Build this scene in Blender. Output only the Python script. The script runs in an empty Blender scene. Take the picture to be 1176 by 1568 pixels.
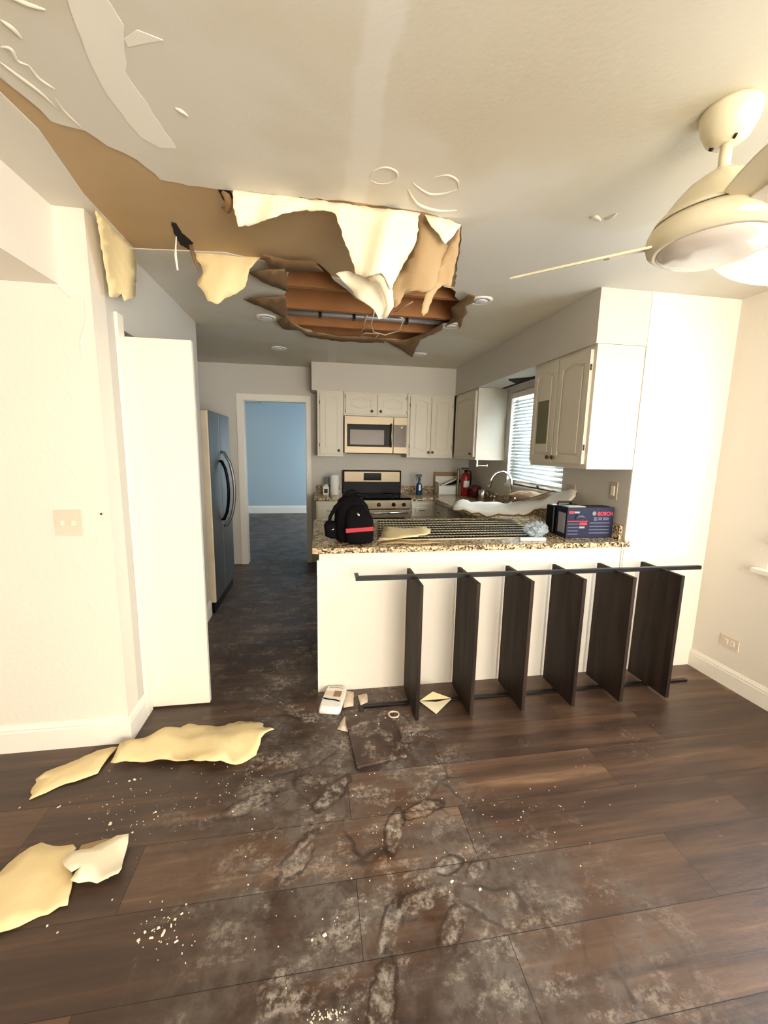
import bpy, bmesh, math, random
from mathutils import Vector, Matrix, noise
from mathutils.geometry import delaunay_2d_cdt
random.seed(7)
C = bpy.context.scene.collection
S = bpy.context.scene
PI = math.pi

# ---------------------------------------------------------------- camera
F, PITCH, YAW, ROLL, H = 620.05, .1562, .1615, .0185, 1.4863
W_, H_ = 1176.0, 1568.0
def cam_axes():
    cp, sp, cy, sy = math.cos(PITCH), math.sin(PITCH), math.cos(YAW), math.sin(YAW)
    fw = Vector((sy*cp, cy*cp, -sp)); r = Vector((cy, -sy, 0)); u = r.cross(fw)
    cr, sr = math.cos(ROLL), math.sin(ROLL)
    return r*cr + u*sr, -r*sr + u*cr, fw
RT, UP, FW = cam_axes()
cd = bpy.data.cameras.new('camera'); cam = bpy.data.objects.new('camera', cd); C.objects.link(cam)
cam.matrix_world = Matrix(((RT.x, UP.x, -FW.x, 0), (RT.y, UP.y, -FW.y, 0), (RT.z, UP.z, -FW.z, H), (0, 0, 0, 1)))
cd.sensor_fit = 'VERTICAL'; cd.sensor_height = 36; cd.lens = F/H_*36; cd.clip_start = .02
S.camera = cam

# ---------------------------------------------------------------- world, lights, exposure
S.view_settings.view_transform = 'Standard'; S.view_settings.look = 'None'
S.view_settings.gamma = 1; S.view_settings.use_curve_mapping = False
S.view_settings.exposure = 0.0
wd = bpy.data.worlds.new('sky'); S.world = wd; wd.use_nodes = True
bg = wd.node_tree.nodes['Background']; bg.inputs[0].default_value = (.88, .96, 1, 1); bg.inputs[1].default_value = 3.0
def area(name, loc, d, sx, sy, power, col):
    l = bpy.data.lights.new(name, 'AREA'); l.shape = 'RECTANGLE'; l.size = sx; l.size_y = sy; l.energy = power; l.color = col
    o = bpy.data.objects.new(name, l); C.objects.link(o); o.location = loc
    o.rotation_euler = Vector(d).to_track_quat('-Z', 'Y').to_euler(); return o
area('patio_door_daylight', (1.35, -2.5, 1.25), (-.05, 1, .0), 2.1, 2.0, 208, (1, .89, .74))
area('dining_window_daylight', (2.72, .75, 1.42), (-1, .1, -.25), 1.7, 1.2, 42, (.86, .94, 1))
area('kitchen_window_daylight', (2.25, 3.45, 1.75), (-1, .35, -.3), 1.0, .9, 88, (.84, .95, 1))
area('far_room_daylight', (1.35, 8.0, 1.1), (-1, .35, -.1), 1.6, 1.3, 44, (.78, .91, 1))
area('left_room_fill', (-2.7, -1.2, 1.3), (.7, 1, .1), 1.6, 1.5, 14, (1, .93, .84))  # added fill lamp; no window is built on this side

# ---------------------------------------------------------------- materials
def lin(c):
    return tuple((x/255/12.92 if x/255 <= .04045 else ((x/255+.055)/1.055)**2.4) for x in c) + (1,)
def mat(name, col, rough=.6, metal=0, nscale=0, namt=.15, bump=0, bscale=60, spec=.5, trans=0, sub=None, coat=0):
    m = bpy.data.materials.new(name); m.use_nodes = True; nt = m.node_tree; b = nt.nodes['Principled BSDF']
    c = lin(col); b.inputs['Base Color'].default_value = c
    b.inputs['Roughness'].default_value = rough; b.inputs['Metallic'].default_value = metal
    b.inputs['Specular IOR Level'].default_value = spec; b.inputs['Coat Weight'].default_value = coat
    if trans: b.inputs['Transmission Weight'].default_value = trans
    tc = nt.nodes.new('ShaderNodeTexCoord')
    n = nt.nodes.new('ShaderNodeTexNoise'); n.inputs['Scale'].default_value = nscale or 5; n.inputs['Detail'].default_value = 5
    nt.links.new(tc.outputs['Object'], n.inputs['Vector'])
    mx = nt.nodes.new('ShaderNodeMix'); mx.data_type = 'RGBA'
    mx.inputs[6].default_value = tuple(x*(1-namt) for x in c[:3])+(1,)
    mx.inputs[7].default_value = tuple(min(1, x*(1+namt)) for x in c[:3])+(1,)
    nt.links.new(n.outputs['Fac'], mx.inputs[0]); nt.links.new(mx.outputs[2], b.inputs['Base Color'])
    if bump:
        n2 = nt.nodes.new('ShaderNodeTexNoise'); n2.inputs['Scale'].default_value = bscale; n2.inputs['Detail'].default_value = 3
        nt.links.new(tc.outputs['Object'], n2.inputs['Vector'])
        bp = nt.nodes.new('ShaderNodeBump'); bp.inputs['Strength'].default_value = bump; bp.inputs['Distance'].default_value = .01
        nt.links.new(n2.outputs['Fac'], bp.inputs['Height']); nt.links.new(bp.outputs[0], b.inputs['Normal'])
    return m
M_ = {}
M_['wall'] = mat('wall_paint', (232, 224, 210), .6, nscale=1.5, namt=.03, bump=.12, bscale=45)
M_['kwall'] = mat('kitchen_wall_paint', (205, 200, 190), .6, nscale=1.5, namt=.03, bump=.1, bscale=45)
M_['blue'] = mat('blue_wall_paint', (172, 190, 198), .7, nscale=1.5, namt=.03)
M_['trim'] = mat('trim_paint', (240, 234, 222), .35, nscale=3, namt=.02)
M_['cab'] = mat('cabinet_paint', (214, 207, 190), .42, nscale=4, namt=.03)
M_['door'] = mat('door_paint', (242, 234, 215), .4, nscale=3, namt=.02)
M_['brown_paper'] = mat('brown_drywall_paper', (180, 152, 112), .75, nscale=3, namt=.16, bump=.25, bscale=9)
M_['dark_paper'] = mat('torn_brown_paper', (128, 98, 62), .8, nscale=8, namt=.2)
M_['flap'] = mat('cream_ceiling_skin', (246, 234, 205), .6, nscale=5, namt=.04, bump=.2, bscale=18)
M_['yflap'] = mat('yellowed_ceiling_skin', (236, 214, 162), .7, nscale=5, namt=.08, bump=.25, bscale=25)
M_['wood'] = mat('joist_wood', (168, 112, 64), .7, nscale=6, namt=.3, bump=.2, bscale=30)
M_['subfloor'] = mat('subfloor_board', (120, 70, 36), .8, nscale=6, namt=.3)
M_['pipe'] = mat('grey_pipe', (168, 166, 168), .4, .4, namt=.1)
M_['wire'] = mat('wire_insulation', (222, 208, 176), .5)
M_['steel'] = mat('stainless_steel', (142, 130, 110), .44, 1, nscale=3, namt=.06)
M_['strip'] = mat('dull_strip_metal', (92, 80, 60), .6, .2)
M_['galv'] = mat('galvanised_flange', (214, 200, 168), .5, .2)
M_['chrome'] = mat('chrome', (220, 220, 220), .12, 1)
M_['dsteel'] = mat('dark_stainless', (118, 116, 112), .36, .8, nscale=3, namt=.06)
M_['gasket'] = mat('beige_door_side', (182, 168, 144), .5)
M_['black'] = mat('black_plastic', (12, 12, 13), .4, spec=.15)
M_['glassblk'] = mat('black_glass', (8, 7, 7), .14, spec=.04)
M_['mwglass'] = mat('tinted_glass', (96, 80, 62), .22, spec=.25)
M_['rack'] = mat('black_metal', (22, 21, 22), .42, .3)
M_['fabric'] = mat('black_fabric', (13, 11, 14), .85, spec=.1, nscale=30, namt=.3, bump=.3, bscale=200)
M_['red'] = mat('red_fabric', (165, 14, 32), .6)
M_['redpaint'] = mat('red_paint', (150, 20, 22), .3)
M_['maroon'] = mat('maroon_plastic', (88, 18, 22), .35)
M_['bluep'] = mat('blue_plastic', (18, 62, 104), .25)
M_['navy'] = mat('navy_plastic', (20, 24, 66), .35)
M_['paper'] = mat('white_paper', (236, 234, 228), .8, nscale=30, namt=.04)
M_['card'] = mat('brown_cardboard', (150, 122, 88), .8)
M_['plate'] = mat('ivory_plate', (222, 204, 184), .4)
M_['ivory'] = mat('ivory_toggle', (236, 224, 206), .35)
M_['kplate'] = mat('almond_plate', (186, 174, 152), .4)
M_['fan'] = mat('fan_enamel', (226, 216, 186), .25, nscale=2, namt=.03)
M_['fanglass'] = mat('frosted_glass', (214, 204, 192), .12, coat=.6)
M_['boxart'] = mat('carton_navy', (25, 27, 52), .5, spec=.25, nscale=9, namt=.25)
M_['boxred'] = mat('carton_red', (206, 34, 44), .5)
M_['boxgrey'] = mat('carton_grey', (150, 148, 150), .5)
M_['boxdim'] = mat('carton_dim', (78, 78, 100), .5)
M_['plastic'] = mat('clear_bag_plastic', (200, 212, 218), .18, spec=.8, trans=.6)
M_['blind'] = mat('blind_slat', (238, 242, 242), .45)
_nt = M_['blind'].node_tree; _tr = _nt.nodes.new('ShaderNodeBsdfTranslucent'); _tr.inputs[0].default_value = (.85, .93, .95, 1); _mx = _nt.nodes.new('ShaderNodeMixShader'); _mx.inputs[0].default_value = .18
_nt.links.new(_nt.nodes['Principled BSDF'].outputs[0], _mx.inputs[1]); _nt.links.new(_tr.outputs[0], _mx.inputs[2]); _nt.links.new(_mx.outputs[0], _nt.nodes['Material Output'].inputs[0])
M_['brass'] = mat('antique_hinge', (96, 80, 56), .4, .8)
M_['hole_shade'] = mat('gap_shade', (18, 14, 11), .9)  # near-black colour standing in for shade inside holes and splits
M_['crumb'] = mat('plaster_crumb', (236, 226, 204), .85)
M_['patch'] = mat('bare_ceiling_patch', (234, 229, 216), .75, nscale=4, namt=.04)
M_['lamp'] = mat('lamp_lens', (214, 216, 214), .3)
M_['drywall'] = mat('drywall_face', (222, 218, 208), .75, nscale=4, namt=.08, bump=.3, bscale=18)
def glass():
    m = bpy.data.materials.new('window_glass'); m.use_nodes = True; b = m.node_tree.nodes['Principled BSDF']
    b.inputs['Base Color'].default_value = (.95, .98, 1, 1); b.inputs['Roughness'].default_value = 0; b.inputs['Transmission Weight'].default_value = 1
    b.inputs['IOR'].default_value = 1.01; return m
M_['glass'] = glass()

class NT:
    def __init__(s, name):
        s.m = bpy.data.materials.new(name); s.m.use_nodes = True; s.t = s.m.node_tree; s.b = s.t.nodes['Principled BSDF']
        s.tc = s.t.nodes.new('ShaderNodeTexCoord').outputs['Object']
    def n(s, k, ins=None, **p):
        x = s.t.nodes.new('ShaderNode'+k)
        for a, v in p.items(): setattr(x, a, v)
        for a, v in (ins or {}).items(): s.set(x.inputs[a], v)
        return x
    def set(s, i, v):
        if isinstance(v, bpy.types.NodeSocket): s.t.links.new(v, i)
        else: i.default_value = v
    def math(s, op, a, b=0, c=0, clamp=False):
        x = s.t.nodes.new('ShaderNodeMath'); x.operation = op; x.use_clamp = clamp
        s.set(x.inputs[0], a); s.set(x.inputs[1], b); s.set(x.inputs[2], c); return x.outputs[0]
    def step(s, v, a, b, lo=0., hi=1.):
        x = s.t.nodes.new('ShaderNodeMapRange'); x.interpolation_type = 'SMOOTHSTEP'
        s.set(x.inputs[0], v); x.inputs[1].default_value = a; x.inputs[2].default_value = b; x.inputs[3].default_value = lo; x.inputs[4].default_value = hi
        return x.outputs[0]
    def mix(s, f, a, b):
        x = s.t.nodes.new('ShaderNodeMix'); x.data_type = 'RGBA'; s.set(x.inputs[0], f); s.set(x.inputs[6], a); s.set(x.inputs[7], b); return x.outputs[2]
    def noise(s, scale, detail=6, rough=.55, vec=None, dist=0):
        x = s.n('TexNoise', {'Scale': scale, 'Detail': detail, 'Roughness': rough, 'Distortion': dist, 'Vector': vec or s.tc}); return x.outputs['Fac']
    def mapv(s, sc, loc=(0, 0, 0), rot=(0, 0, 0)):
        x = s.n('Mapping', {'Vector': s.tc, 'Scale': sc, 'Location': loc, 'Rotation': rot}); return x.outputs[0]

BX, BY = -.12+1.22-.4514, -.032+.232*8
def floor_mat():
    g = NT('dusty_dark_plank_floor')
    br = g.n('TexBrick', {'Vector': g.mapv((1, 1, 1), (BX, BY, 0)), 'Color1': (0, 0, 0, 1), 'Color2': (1, 1, 1, 1), 'Mortar': (.5, .5, .5, 1), 'Scale': 1.0, 'Mortar Size': .0013,
                          'Mortar Smooth': .1, 'Bias': 0., 'Brick Width': 1.22, 'Row Height': .232}, offset=.37)
    rnd = br.outputs['Color']; mortar = br.outputs['Fac']
    rv = g.n('SeparateColor', {'Color': rnd}).outputs[0]
    off = g.n('CombineXYZ', {'X': g.math('MULTIPLY', rv, 9.), 'Y': g.math('MULTIPLY', rv, 31.)}).outputs[0]
    gv = g.n('VectorMath', {0: g.mapv((1.1, 13, 1)), 1: off}, operation='ADD').outputs[0]
    grain = g.noise(1.0, 7, .6, gv, .4)
    fine = g.noise(1.0, 5, .6, g.n('VectorMath', {0: g.mapv((3, 70, 1)), 1: off}, operation='ADD').outputs[0])
    v = g.math('ADD', g.math('MULTIPLY', rv, .20), g.math('ADD', g.math('MULTIPLY', grain, .75), g.math('MULTIPLY', fine, .18)))
    rp = g.n('ValToRGB', {'Fac': g.math('SUBTRACT', v, .07)}).outputs[0]
    e = rp.node.color_ramp.elements
    e[0].position = .18; e[0].color = lin((40, 30, 26)); e[1].position = .85; e[1].color = lin((164, 132, 104))
    k = e.new(.45); k.color = lin((68, 50, 40)); k = e.new(.62); k.color = lin((98, 73, 55))
    # dust: plaster trodden over the path from kitchen to the foreground
    xyz = g.n('SeparateXYZ', {'Vector': g.tc}); X, Y = xyz.outputs[0], xyz.outputs[1]
    wob = g.noise(1.6, 3, .5)
    xx = g.math('ABSOLUTE', g.math('ADD', g.math('SUBTRACT', X, .12), g.math('MULTIPLY', g.math('SUBTRACT', wob, .5), .9)))
    path = g.math('SUBTRACT', 1., g.step(xx, .25, .80))
    near = g.step(Y, .35, .9); 
    kit = g.math('MULTIPLY', g.step(Y, 2.1, 2.8), .75)
    pz = g.math('MAXIMUM', g.math('MULTIPLY', path, g.math('ADD', .6, g.math('MULTIPLY', near, .4))), kit)
    # patch in front right
    dx = g.math('SUBTRACT', X, .72); dy = g.math('SUBTRACT', Y, .95)
    d2 = g.math('SQRT', g.math('ADD', g.math('MULTIPLY', dx, dx), g.math('MULTIPLY', dy, dy)))
    pz = g.math('MAXIMUM', pz, g.math('MULTIPLY', g.math('SUBTRACT', 1., g.step(d2, .12, .6)), .8))
    n1 = g.noise(5.0, 10, .72, g.mapv((1, 1.5, 1)), .15); n2 = g.noise(48, 5, .75, None, .2)
    dust = g.math('MULTIPLY', g.math('MULTIPLY', g.step(n1, .49, .63), g.step(n2, .40, .60)), pz)
    # smears with dark scuffed edges
    vo = g.n('TexVoronoi', {'Vector': g.n('VectorMath', {0: g.mapv((6, 9, 1)), 1: g.n('TexNoise', {'Vector': g.tc, 'Scale': 4., 'Detail': 4.}).outputs['Color']}, operation='ADD').outputs[0], 'Scale': 1.}, feature='DISTANCE_TO_EDGE')
    crack = g.math('SUBTRACT', 1., g.step(vo.outputs[0], .01, .09))
    crack = g.math('MULTIPLY', crack, g.math('MULTIPLY', pz, g.step(g.noise(2.2, 3), .45, .62)))
    film = g.math('MULTIPLY', pz, g.step(g.noise(2.6, 6, .6, None, .5), .38, .6))
    col = g.mix(g.math('MULTIPLY', film, g.math('ADD', .28, g.math('MULTIPLY', g.step(g.noise(19, 7, .75, None, .3), .38, .60), .68))), rp, lin((104, 95, 88)))
    col = g.mix(g.math('MULTIPLY', dust, .62, clamp=True), col, lin((182, 172, 160)))
    # trodden shoe prints: pressed outline with smeared plaster inside
    for cx, cy, an, L_, W_2 in ((.285, 1.35, 1.2, .10, .036), (.42, 1.43, .3, .09, .035), (.21, 1.02, 1.15, .10, .034), (.16, .86, 1.25, .11, .036), (.33, 1.09, .25, .10, .038), (.40, 1.0, .9, .07, .032), (.45, 1.19, .2, .06, .03), (-.08, 1.30, 1.0, .11, .04), (.55, 1.16, .5, .05, .03), (-.3, 1.55, .4, .11, .04), (.05, 1.56, .8, .11, .04)):
        m_ = g.n('Mapping', {'Vector': g.tc, 'Location': (cx, cy, 0), 'Rotation': (0, 0, an), 'Scale': (L_, W_2, 1)}, vector_type='TEXTURE').outputs[0]
        q_ = g.n('SeparateXYZ', {'Vector': m_}); 
        dd = g.math('ADD', g.math('SQRT', g.math('ADD', g.math('MULTIPLY', q_.outputs[0], q_.outputs[0]), g.math('MULTIPLY', q_.outputs[1], q_.outputs[1]))), g.math('MULTIPLY', g.math('SUBTRACT', g.noise(20, 4, .65), .5), 1.3))
        ring = g.math('SUBTRACT', 1., g.step(g.math('ABSOLUTE', g.math('SUBTRACT', dd, 1.)), .04, .20))
        inn = g.math('MULTIPLY', g.math('SUBTRACT', 1., g.step(dd, .6, .9)), g.step(g.noise(30, 5, .7, g.mapv((1, 1, 1), (cx*50, 0, 0))), .42, .62))
        col = g.mix(g.math('MULTIPLY', inn, .6), col, lin((176, 168, 156))); col = g.mix(g.math('MULTIPLY', g.math('MULTIPLY', ring, .75), g.step(g.noise(9, 3, .6, g.mapv((1, 1, 1), (0, cx*40, 0))), .38, .55)), col, lin((44, 30, 22)))
    # stray dust flecks anywhere
    fl = g.math('MULTIPLY', g.step(g.noise(3.1, 8, .7, g.mapv((1, 1, 1), (5, 3, 0))), .60, .72), g.step(g.noise(38, 4, .7), .48, .62))
    col = g.mix(g.math('MULTIPLY', fl, .5), col, lin((168, 156, 142)))
    col = g.mix(g.math('MULTIPLY', crack, .6), col, lin((26, 18, 14)))
    col = g.mix(g.math('MULTIPLY', mortar, .85), col, lin((20, 13, 10)))
    g.set(g.b.inputs['Base Color'], col)
    r = g.math('ADD', g.math('ADD', .30, g.math('MULTIPLY', grain, .16)), g.math('MULTIPLY', g.math('MAXIMUM', dust, film), .28))
    g.set(g.b.inputs['Roughness'], r); g.b.inputs['Specular IOR Level'].default_value = .5
    hgt = g.math('ADD', g.math('MULTIPLY', mortar, -1.), g.math('ADD', g.math('MULTIPLY', n1, .5), g.math('MULTIPLY', grain, .35)))
    bp = g.n('Bump', {'Height': hgt, 'Strength': .45, 'Distance': .01}); g.set(g.b.inputs['Normal'], bp.outputs[0])
    return g.m
M_['floor'] = floor_mat()

def granite_mat():
    g = NT('speckled_granite')
    v = g.n('TexVoronoi', {'Vector': g.tc, 'Scale': 105., 'Randomness': 1.}).outputs['Color']
    rv = g.n('SeparateColor', {'Color': v}).outputs[0]
    n = g.noise(30, 5, .6)
    f = g.math('ADD', g.math('MULTIPLY', rv, .6), g.math('MULTIPLY', n, .5))
    rp = g.n('ValToRGB', {'Fac': f}).outputs[0]; e = rp.node.color_ramp.elements
    e[0].position = .25; e[0].color = lin((36, 30, 26)); e[1].position = .85; e[1].color = lin((222, 200, 158))
    for p, c in ((.38, (84, 66, 48)), (.5, (148, 126, 94)), (.66, (190, 168, 130))):
        k = e.new(p); k.color = lin(c)
    g.set(g.b.inputs['Base Color'], rp); g.b.inputs['Roughness'].default_value = .2
    return g.m
M_['granite'] = granite_mat()

def ceiling_mat():
    g = NT('ceiling_paint')
    n = g.noise(1.1, 4, .5, None, .4); n2 = g.noise(70, 3)
    c = g.mix(g.step(n, .45, .56), lin((208, 200, 180)), lin((214, 208, 194)))
    # paler taped joint running towards the kitchen
    xyz = g.n('SeparateXYZ', {'Vector': g.tc})
    j = g.math('SUBTRACT', 1., g.step(g.math('ABSOLUTE', g.math('ADD', g.math('SUBTRACT', xyz.outputs[0], .15), g.math('MULTIPLY', g.math('SUBTRACT', g.noise(6, 3), .5), .08))), .03, .06))
    c = g.mix(g.math('MULTIPLY', j, .5), c, lin((226, 222, 212)))
    g.set(g.b.inputs['Base Color'], c); g.b.inputs['Roughness'].default_value = .7
    bp = g.n('Bump', {'Height': g.math('ADD', g.math('MULTIPLY', n2, .25), g.noise(3.5, 3)), 'Strength': .25, 'Distance': .012}); g.set(g.b.inputs['Normal'], bp.outputs[0])
    return g.m
M_['ceiling'] = ceiling_mat()

def board_mat():
    g = NT('dark_wood_board')
    n = g.noise(1.0, 6, .6, g.mapv((40, 14, 1.6)), .5)
    g.set(g.b.inputs['Base Color'], g.mix(g.step(n, .3, .7), lin((26, 19, 16)), lin((56, 41, 32)))); g.b.inputs['Roughness'].default_value = .6; g.b.inputs['Specular IOR Level'].default_value = .22
    return g.m
M_['board'] = board_mat()
def plank_mat():
    g = NT('loose_plank')
    n = g.noise(9, 7, .6, g.mapv((1, 1, 1)), .5)
    c = g.mix(g.step(n, .3, .7), lin((44, 30, 24)), lin((78, 56, 44)))
    c = g.mix(g.math('MULTIPLY', g.step(g.noise(14, 8, .7), .5, .68), .7), c, lin((170, 158, 144)))
    g.set(g.b.inputs['Base Color'], c); g.b.inputs['Roughness'].default_value = .42
    return g.m
M_['plank'] = plank_mat()

# ---------------------------------------------------------------- helpers
def ray(px, py): return FW + RT*((px-588)/F) - UP*((py-784)/F)
CO = Vector((0, 0, H))
def az(px, py, z): d = ray(px, py); return CO + d*((z-H)/d.z)
def ay(px, py, y): d = ray(px, py); return CO + d*(y/d.y)
def ax(px, py, x): d = ray(px, py); return CO + d*(x/d.x)

class MB:
    def __init__(s): s.bm = bmesh.new(); s.mats = []
    def face(s, vs, mi=0, smooth=False):
        try: f = s.bm.faces.new(vs); f.material_index = mi; f.smooth = smooth; return f
        except ValueError: return None
    def box(s, x0, x1, y0, y1, z0, z1, mi=0, M=None):
        P = [(x, y, z) for z in (z0, z1) for y in (y0, y1) for x in (x0, x1)]
        v = [s.bm.verts.new((M @ Vector(p)) if M else p) for p in P]
        for q in ((0, 2, 3, 1), (4, 5, 7, 6), (0, 1, 5, 4), (2, 6, 7, 3), (0, 4, 6, 2), (1, 3, 7, 5)): s.face([v[i] for i in q], mi)
        return s
    def tube(s, pts, r, seg=8, mi=0, cap=True):
        pts = [Vector(p) for p in pts]; rr = r if isinstance(r, (list, tuple)) else [r]*len(pts)
        rings = []; ref = None
        for i, p in enumerate(pts):
            t = (pts[min(i+1, len(pts)-1)] - pts[max(i-1, 0)]).normalized()
            if ref is None: ref = t.orthogonal().normalized()
            a = (ref - t*ref.dot(t)).normalized(); b = t.cross(a); ref = a
            rings.append([s.bm.verts.new(p + a*rr[i]*math.cos(2*PI*k/seg) + b*rr[i]*math.sin(2*PI*k/seg)) for k in range(seg)])
        for A, B in zip(rings, rings[1:]):
            for k in range(seg): s.face([A[k], A[(k+1) % seg], B[(k+1) % seg], B[k]], mi, True)
        if cap: s.face(rings[0][::-1], mi); s.face(rings[-1], mi)
        return s
    def lathe(s, prof, c=(0, 0, 0), seg=32, mi=0, axis='z'):
        rings = []
        for r, h in prof:
            ring = []
            for k in range(seg):
                a = 2*PI*k/seg; x, y = r*math.cos(a), r*math.sin(a)
                p = {'z': (x, y, h), 'y': (x, h, y), 'x': (h, x, y)}[axis]
                ring.append(s.bm.verts.new(Vector(p) + Vector(c)))
            rings.append(ring)
        for A, B in zip(rings, rings[1:]):
            for k in range(seg): s.face([A[k], A[(k+1) % seg], B[(k+1) % seg], B[k]], mi, True)
        s.face(rings[0][::-1], mi); s.face(rings[-1], mi)
        return s
    def plate(s, outer, holes, f3, t, mi=0):
        """prism from a 2-D outline with holes; f3(u,v,w) gives the 3-D point, w in (0,t)"""
        pts = list(outer); n = len(outer); loops = [list(range(n))]
        for h in holes: loops.append(list(range(len(pts), len(pts)+len(h)))); pts += h
        edges = [(l[i], l[(i+1) % len(l)]) for l in loops for i in range(len(l))]
        V, E, T, *_ = delaunay_2d_cdt([Vector(p) for p in pts], edges, [], 0, 1e-6)
        def keep(c): return inside(c, outer) and not any(inside(c, h) for h in holes)
        T = [t_ for t_ in T if keep(sum((V[i] for i in t_), Vector((0, 0)))/len(t_))]
        A = [s.bm.verts.new(f3(v.x, v.y, 0)) for v in V]; B = [s.bm.verts.new(f3(v.x, v.y, t)) for v in V]
        cnt = {}
        for f in T:
            s.face([A[i] for i in f][::-1], mi); s.face([B[i] for i in f], mi)
            for i in range(len(f)):
                a, b = f[i], f[(i+1) % len(f)]; cnt[(a, b)] = 1
        for (a, b) in cnt:
            if (b, a) not in cnt: s.face([A[a], A[b], B[b], B[a]], mi)
        return s
    def build(s, name, m, parent=None, org=None, bevel=0, smooth=False, thick=0, sub=0):
        for v in [v for v in s.bm.verts if not v.link_faces]: s.bm.verts.remove(v)
        bmesh.ops.recalc_face_normals(s.bm, faces=s.bm.faces)
        if org is not None: bmesh.ops.translate(s.bm, verts=s.bm.verts, vec=-Vector(org))
        me = bpy.data.meshes.new(name); s.bm.to_mesh(me); s.bm.free()
        for q in (m if isinstance(m, list) else [m]): me.materials.append(M_[q])
        if smooth:
            for p in me.polygons: p.use_smooth = True
        o = bpy.data.objects.new(name, me); C.objects.link(o)
        if parent: o.parent = parent
        elif org is not None: o.location = org
        if thick: md = o.modifiers.new('s', 'SOLIDIFY'); md.thickness = thick; md.offset = 0
        if sub: md = o.modifiers.new('u', 'SUBSURF'); md.levels = sub; md.render_levels = sub
        if bevel: md = o.modifiers.new('b', 'BEVEL'); md.width = bevel; md.segments = 2; md.limit_method = 'ANGLE'; md.angle_limit = .7
        return o
def inside(p, poly):
    x, y = p[0], p[1]; r = False; n = len(poly)
    for i in range(n):
        x1, y1 = poly[i][0], poly[i][1]; x2, y2 = poly[(i+1) % n][0], poly[(i+1) % n][1]
        if (y1 > y) != (y2 > y) and x < (x2-x1)*(y-y1)/(y2-y1)+x1: r = not r
    return r
def jag(poly, amp, seg, skip=()):
    out = []; n = len(poly)
    for i in range(n):
        a, b = Vector(poly[i]), Vector(poly[(i+1) % n]); L = (b-a).length; k = max(1, int(L/seg)); nn = Vector((-(b-a).y, (b-a).x)).normalized()
        out.append(tuple(a))
        for j in range(1, k):
            q = a.lerp(b, j/k)
            if i not in skip: q += nn*random.uniform(-amp, amp)
            out.append(tuple(q))
    return out
def thing(name, label, cat, loc=(0, 0, 0), rz=0, group=None):
    o = bpy.data.objects.new(name, None); C.objects.link(o); o.location = loc; o.rotation_euler = (0, 0, rz); o.empty_display_size = .1
    o['label'] = label; o['category'] = cat
    if group: o['group'] = group
    return o
def tag(o, label, cat, group=None, kind=None):
    o['label'] = label; o['category'] = cat
    if group: o['group'] = group
    if kind: o['kind'] = kind
    return o
def struct(o): o['kind'] = 'structure'; return o
def sbox(name, m, *bs, bevel=0):
    b = MB()
    for q in bs: b.box(*q)
    return struct(b.build(name, m, bevel=bevel))
def sheet(outline, f3, step, thick, name, m, parent=None, org=None, bulge=None):
    """thin curved sheet: outline in 2-D, f3 maps to 3-D"""
    xs = [p[0] for p in outline]; ys = [p[1] for p in outline]
    pts = [Vector(p) for p in outline]; n = len(pts)
    x = min(xs)+step/2
    while x < max(xs):
        y = min(ys)+step/2
        while y < max(ys):
            q = (x+random.uniform(-.2, .2)*step, y+random.uniform(-.2, .2)*step)
            if inside(q, outline) and min((Vector(q)-p).length for p in pts[:n]) > step*.45: pts.append(Vector(q))
            y += step
        x += step
    V, E, T, *_ = delaunay_2d_cdt(pts, [(i, (i+1) % n) for i in range(n)], [], 0, 1e-6)
    b = MB(); vs = [b.bm.verts.new(f3(v.x, v.y)) for v in V]
    for t in T:
        if inside(sum((V[i] for i in t), Vector((0, 0)))/3, outline): b.face([vs[i] for i in t], 0, True)
    return b.build(name, m, parent, org, thick=thick)

# ================================================================ STRUCTURE
CH = 2.44
XL, XB, XR, YS, XK, YK, YW = -.95, -1.07, 2.61, 2.315, 1.98, 5.2, 2.02
sbox('floor', 'floor', (-3.4, 2.8, -2.8, 9.5, -.05, 0))
# --- walls
sbox('wall_front_left', 'wall', (-3.2, XL, YW, YW+.12, 0, CH))
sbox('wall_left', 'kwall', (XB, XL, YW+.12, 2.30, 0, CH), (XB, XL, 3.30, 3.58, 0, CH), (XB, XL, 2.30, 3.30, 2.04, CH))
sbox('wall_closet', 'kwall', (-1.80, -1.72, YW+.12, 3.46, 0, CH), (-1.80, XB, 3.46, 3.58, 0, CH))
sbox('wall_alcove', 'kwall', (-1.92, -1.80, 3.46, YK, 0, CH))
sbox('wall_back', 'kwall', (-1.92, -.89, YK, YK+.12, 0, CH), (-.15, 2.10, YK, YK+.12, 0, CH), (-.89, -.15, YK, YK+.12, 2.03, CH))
WY0, WY1, WZ0, WZ1 = 3.06, 4.06, 1.14, 2.08
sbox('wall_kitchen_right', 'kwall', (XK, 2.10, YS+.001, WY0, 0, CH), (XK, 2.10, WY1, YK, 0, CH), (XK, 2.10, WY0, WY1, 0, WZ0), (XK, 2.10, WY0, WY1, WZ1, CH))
sbox('wall_dining_front', 'wall', (XK+.002, 2.75, YS-.004, YS+.115, 0, CH))
RY0, RY1 = .1, 1.92
sbox('wall_right', 'wall', (XR, 2.75, RY1, YS-.004, 0, CH), (XR, 2.75, -2.7, RY0, 0, CH), (XR, 2.75, RY0, RY1, 0, .82), (XR, 2.75, RY0, RY1, 2.05, CH))
sbox('wall_rear', 'wall', (-3.2, .25, -2.7, -2.58, 0, CH), (2.45, 2.75, -2.7, -2.58, 0, CH), (.25, 2.45, -2.7, -2.58, 2.3, CH))
sbox('wall_far_left', 'wall', (-3.3, -3.2, -2.7, YW+.12, 0, CH))
sbox('wall_soffit_left', 'wall', (-3.2, XB, -2.58, YW, 2.14, CH))
sbox('wall_soffit_right', 'kwall', (1.64, XK-.001, YS-.004, 4.86, 2.13, CH))
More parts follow.
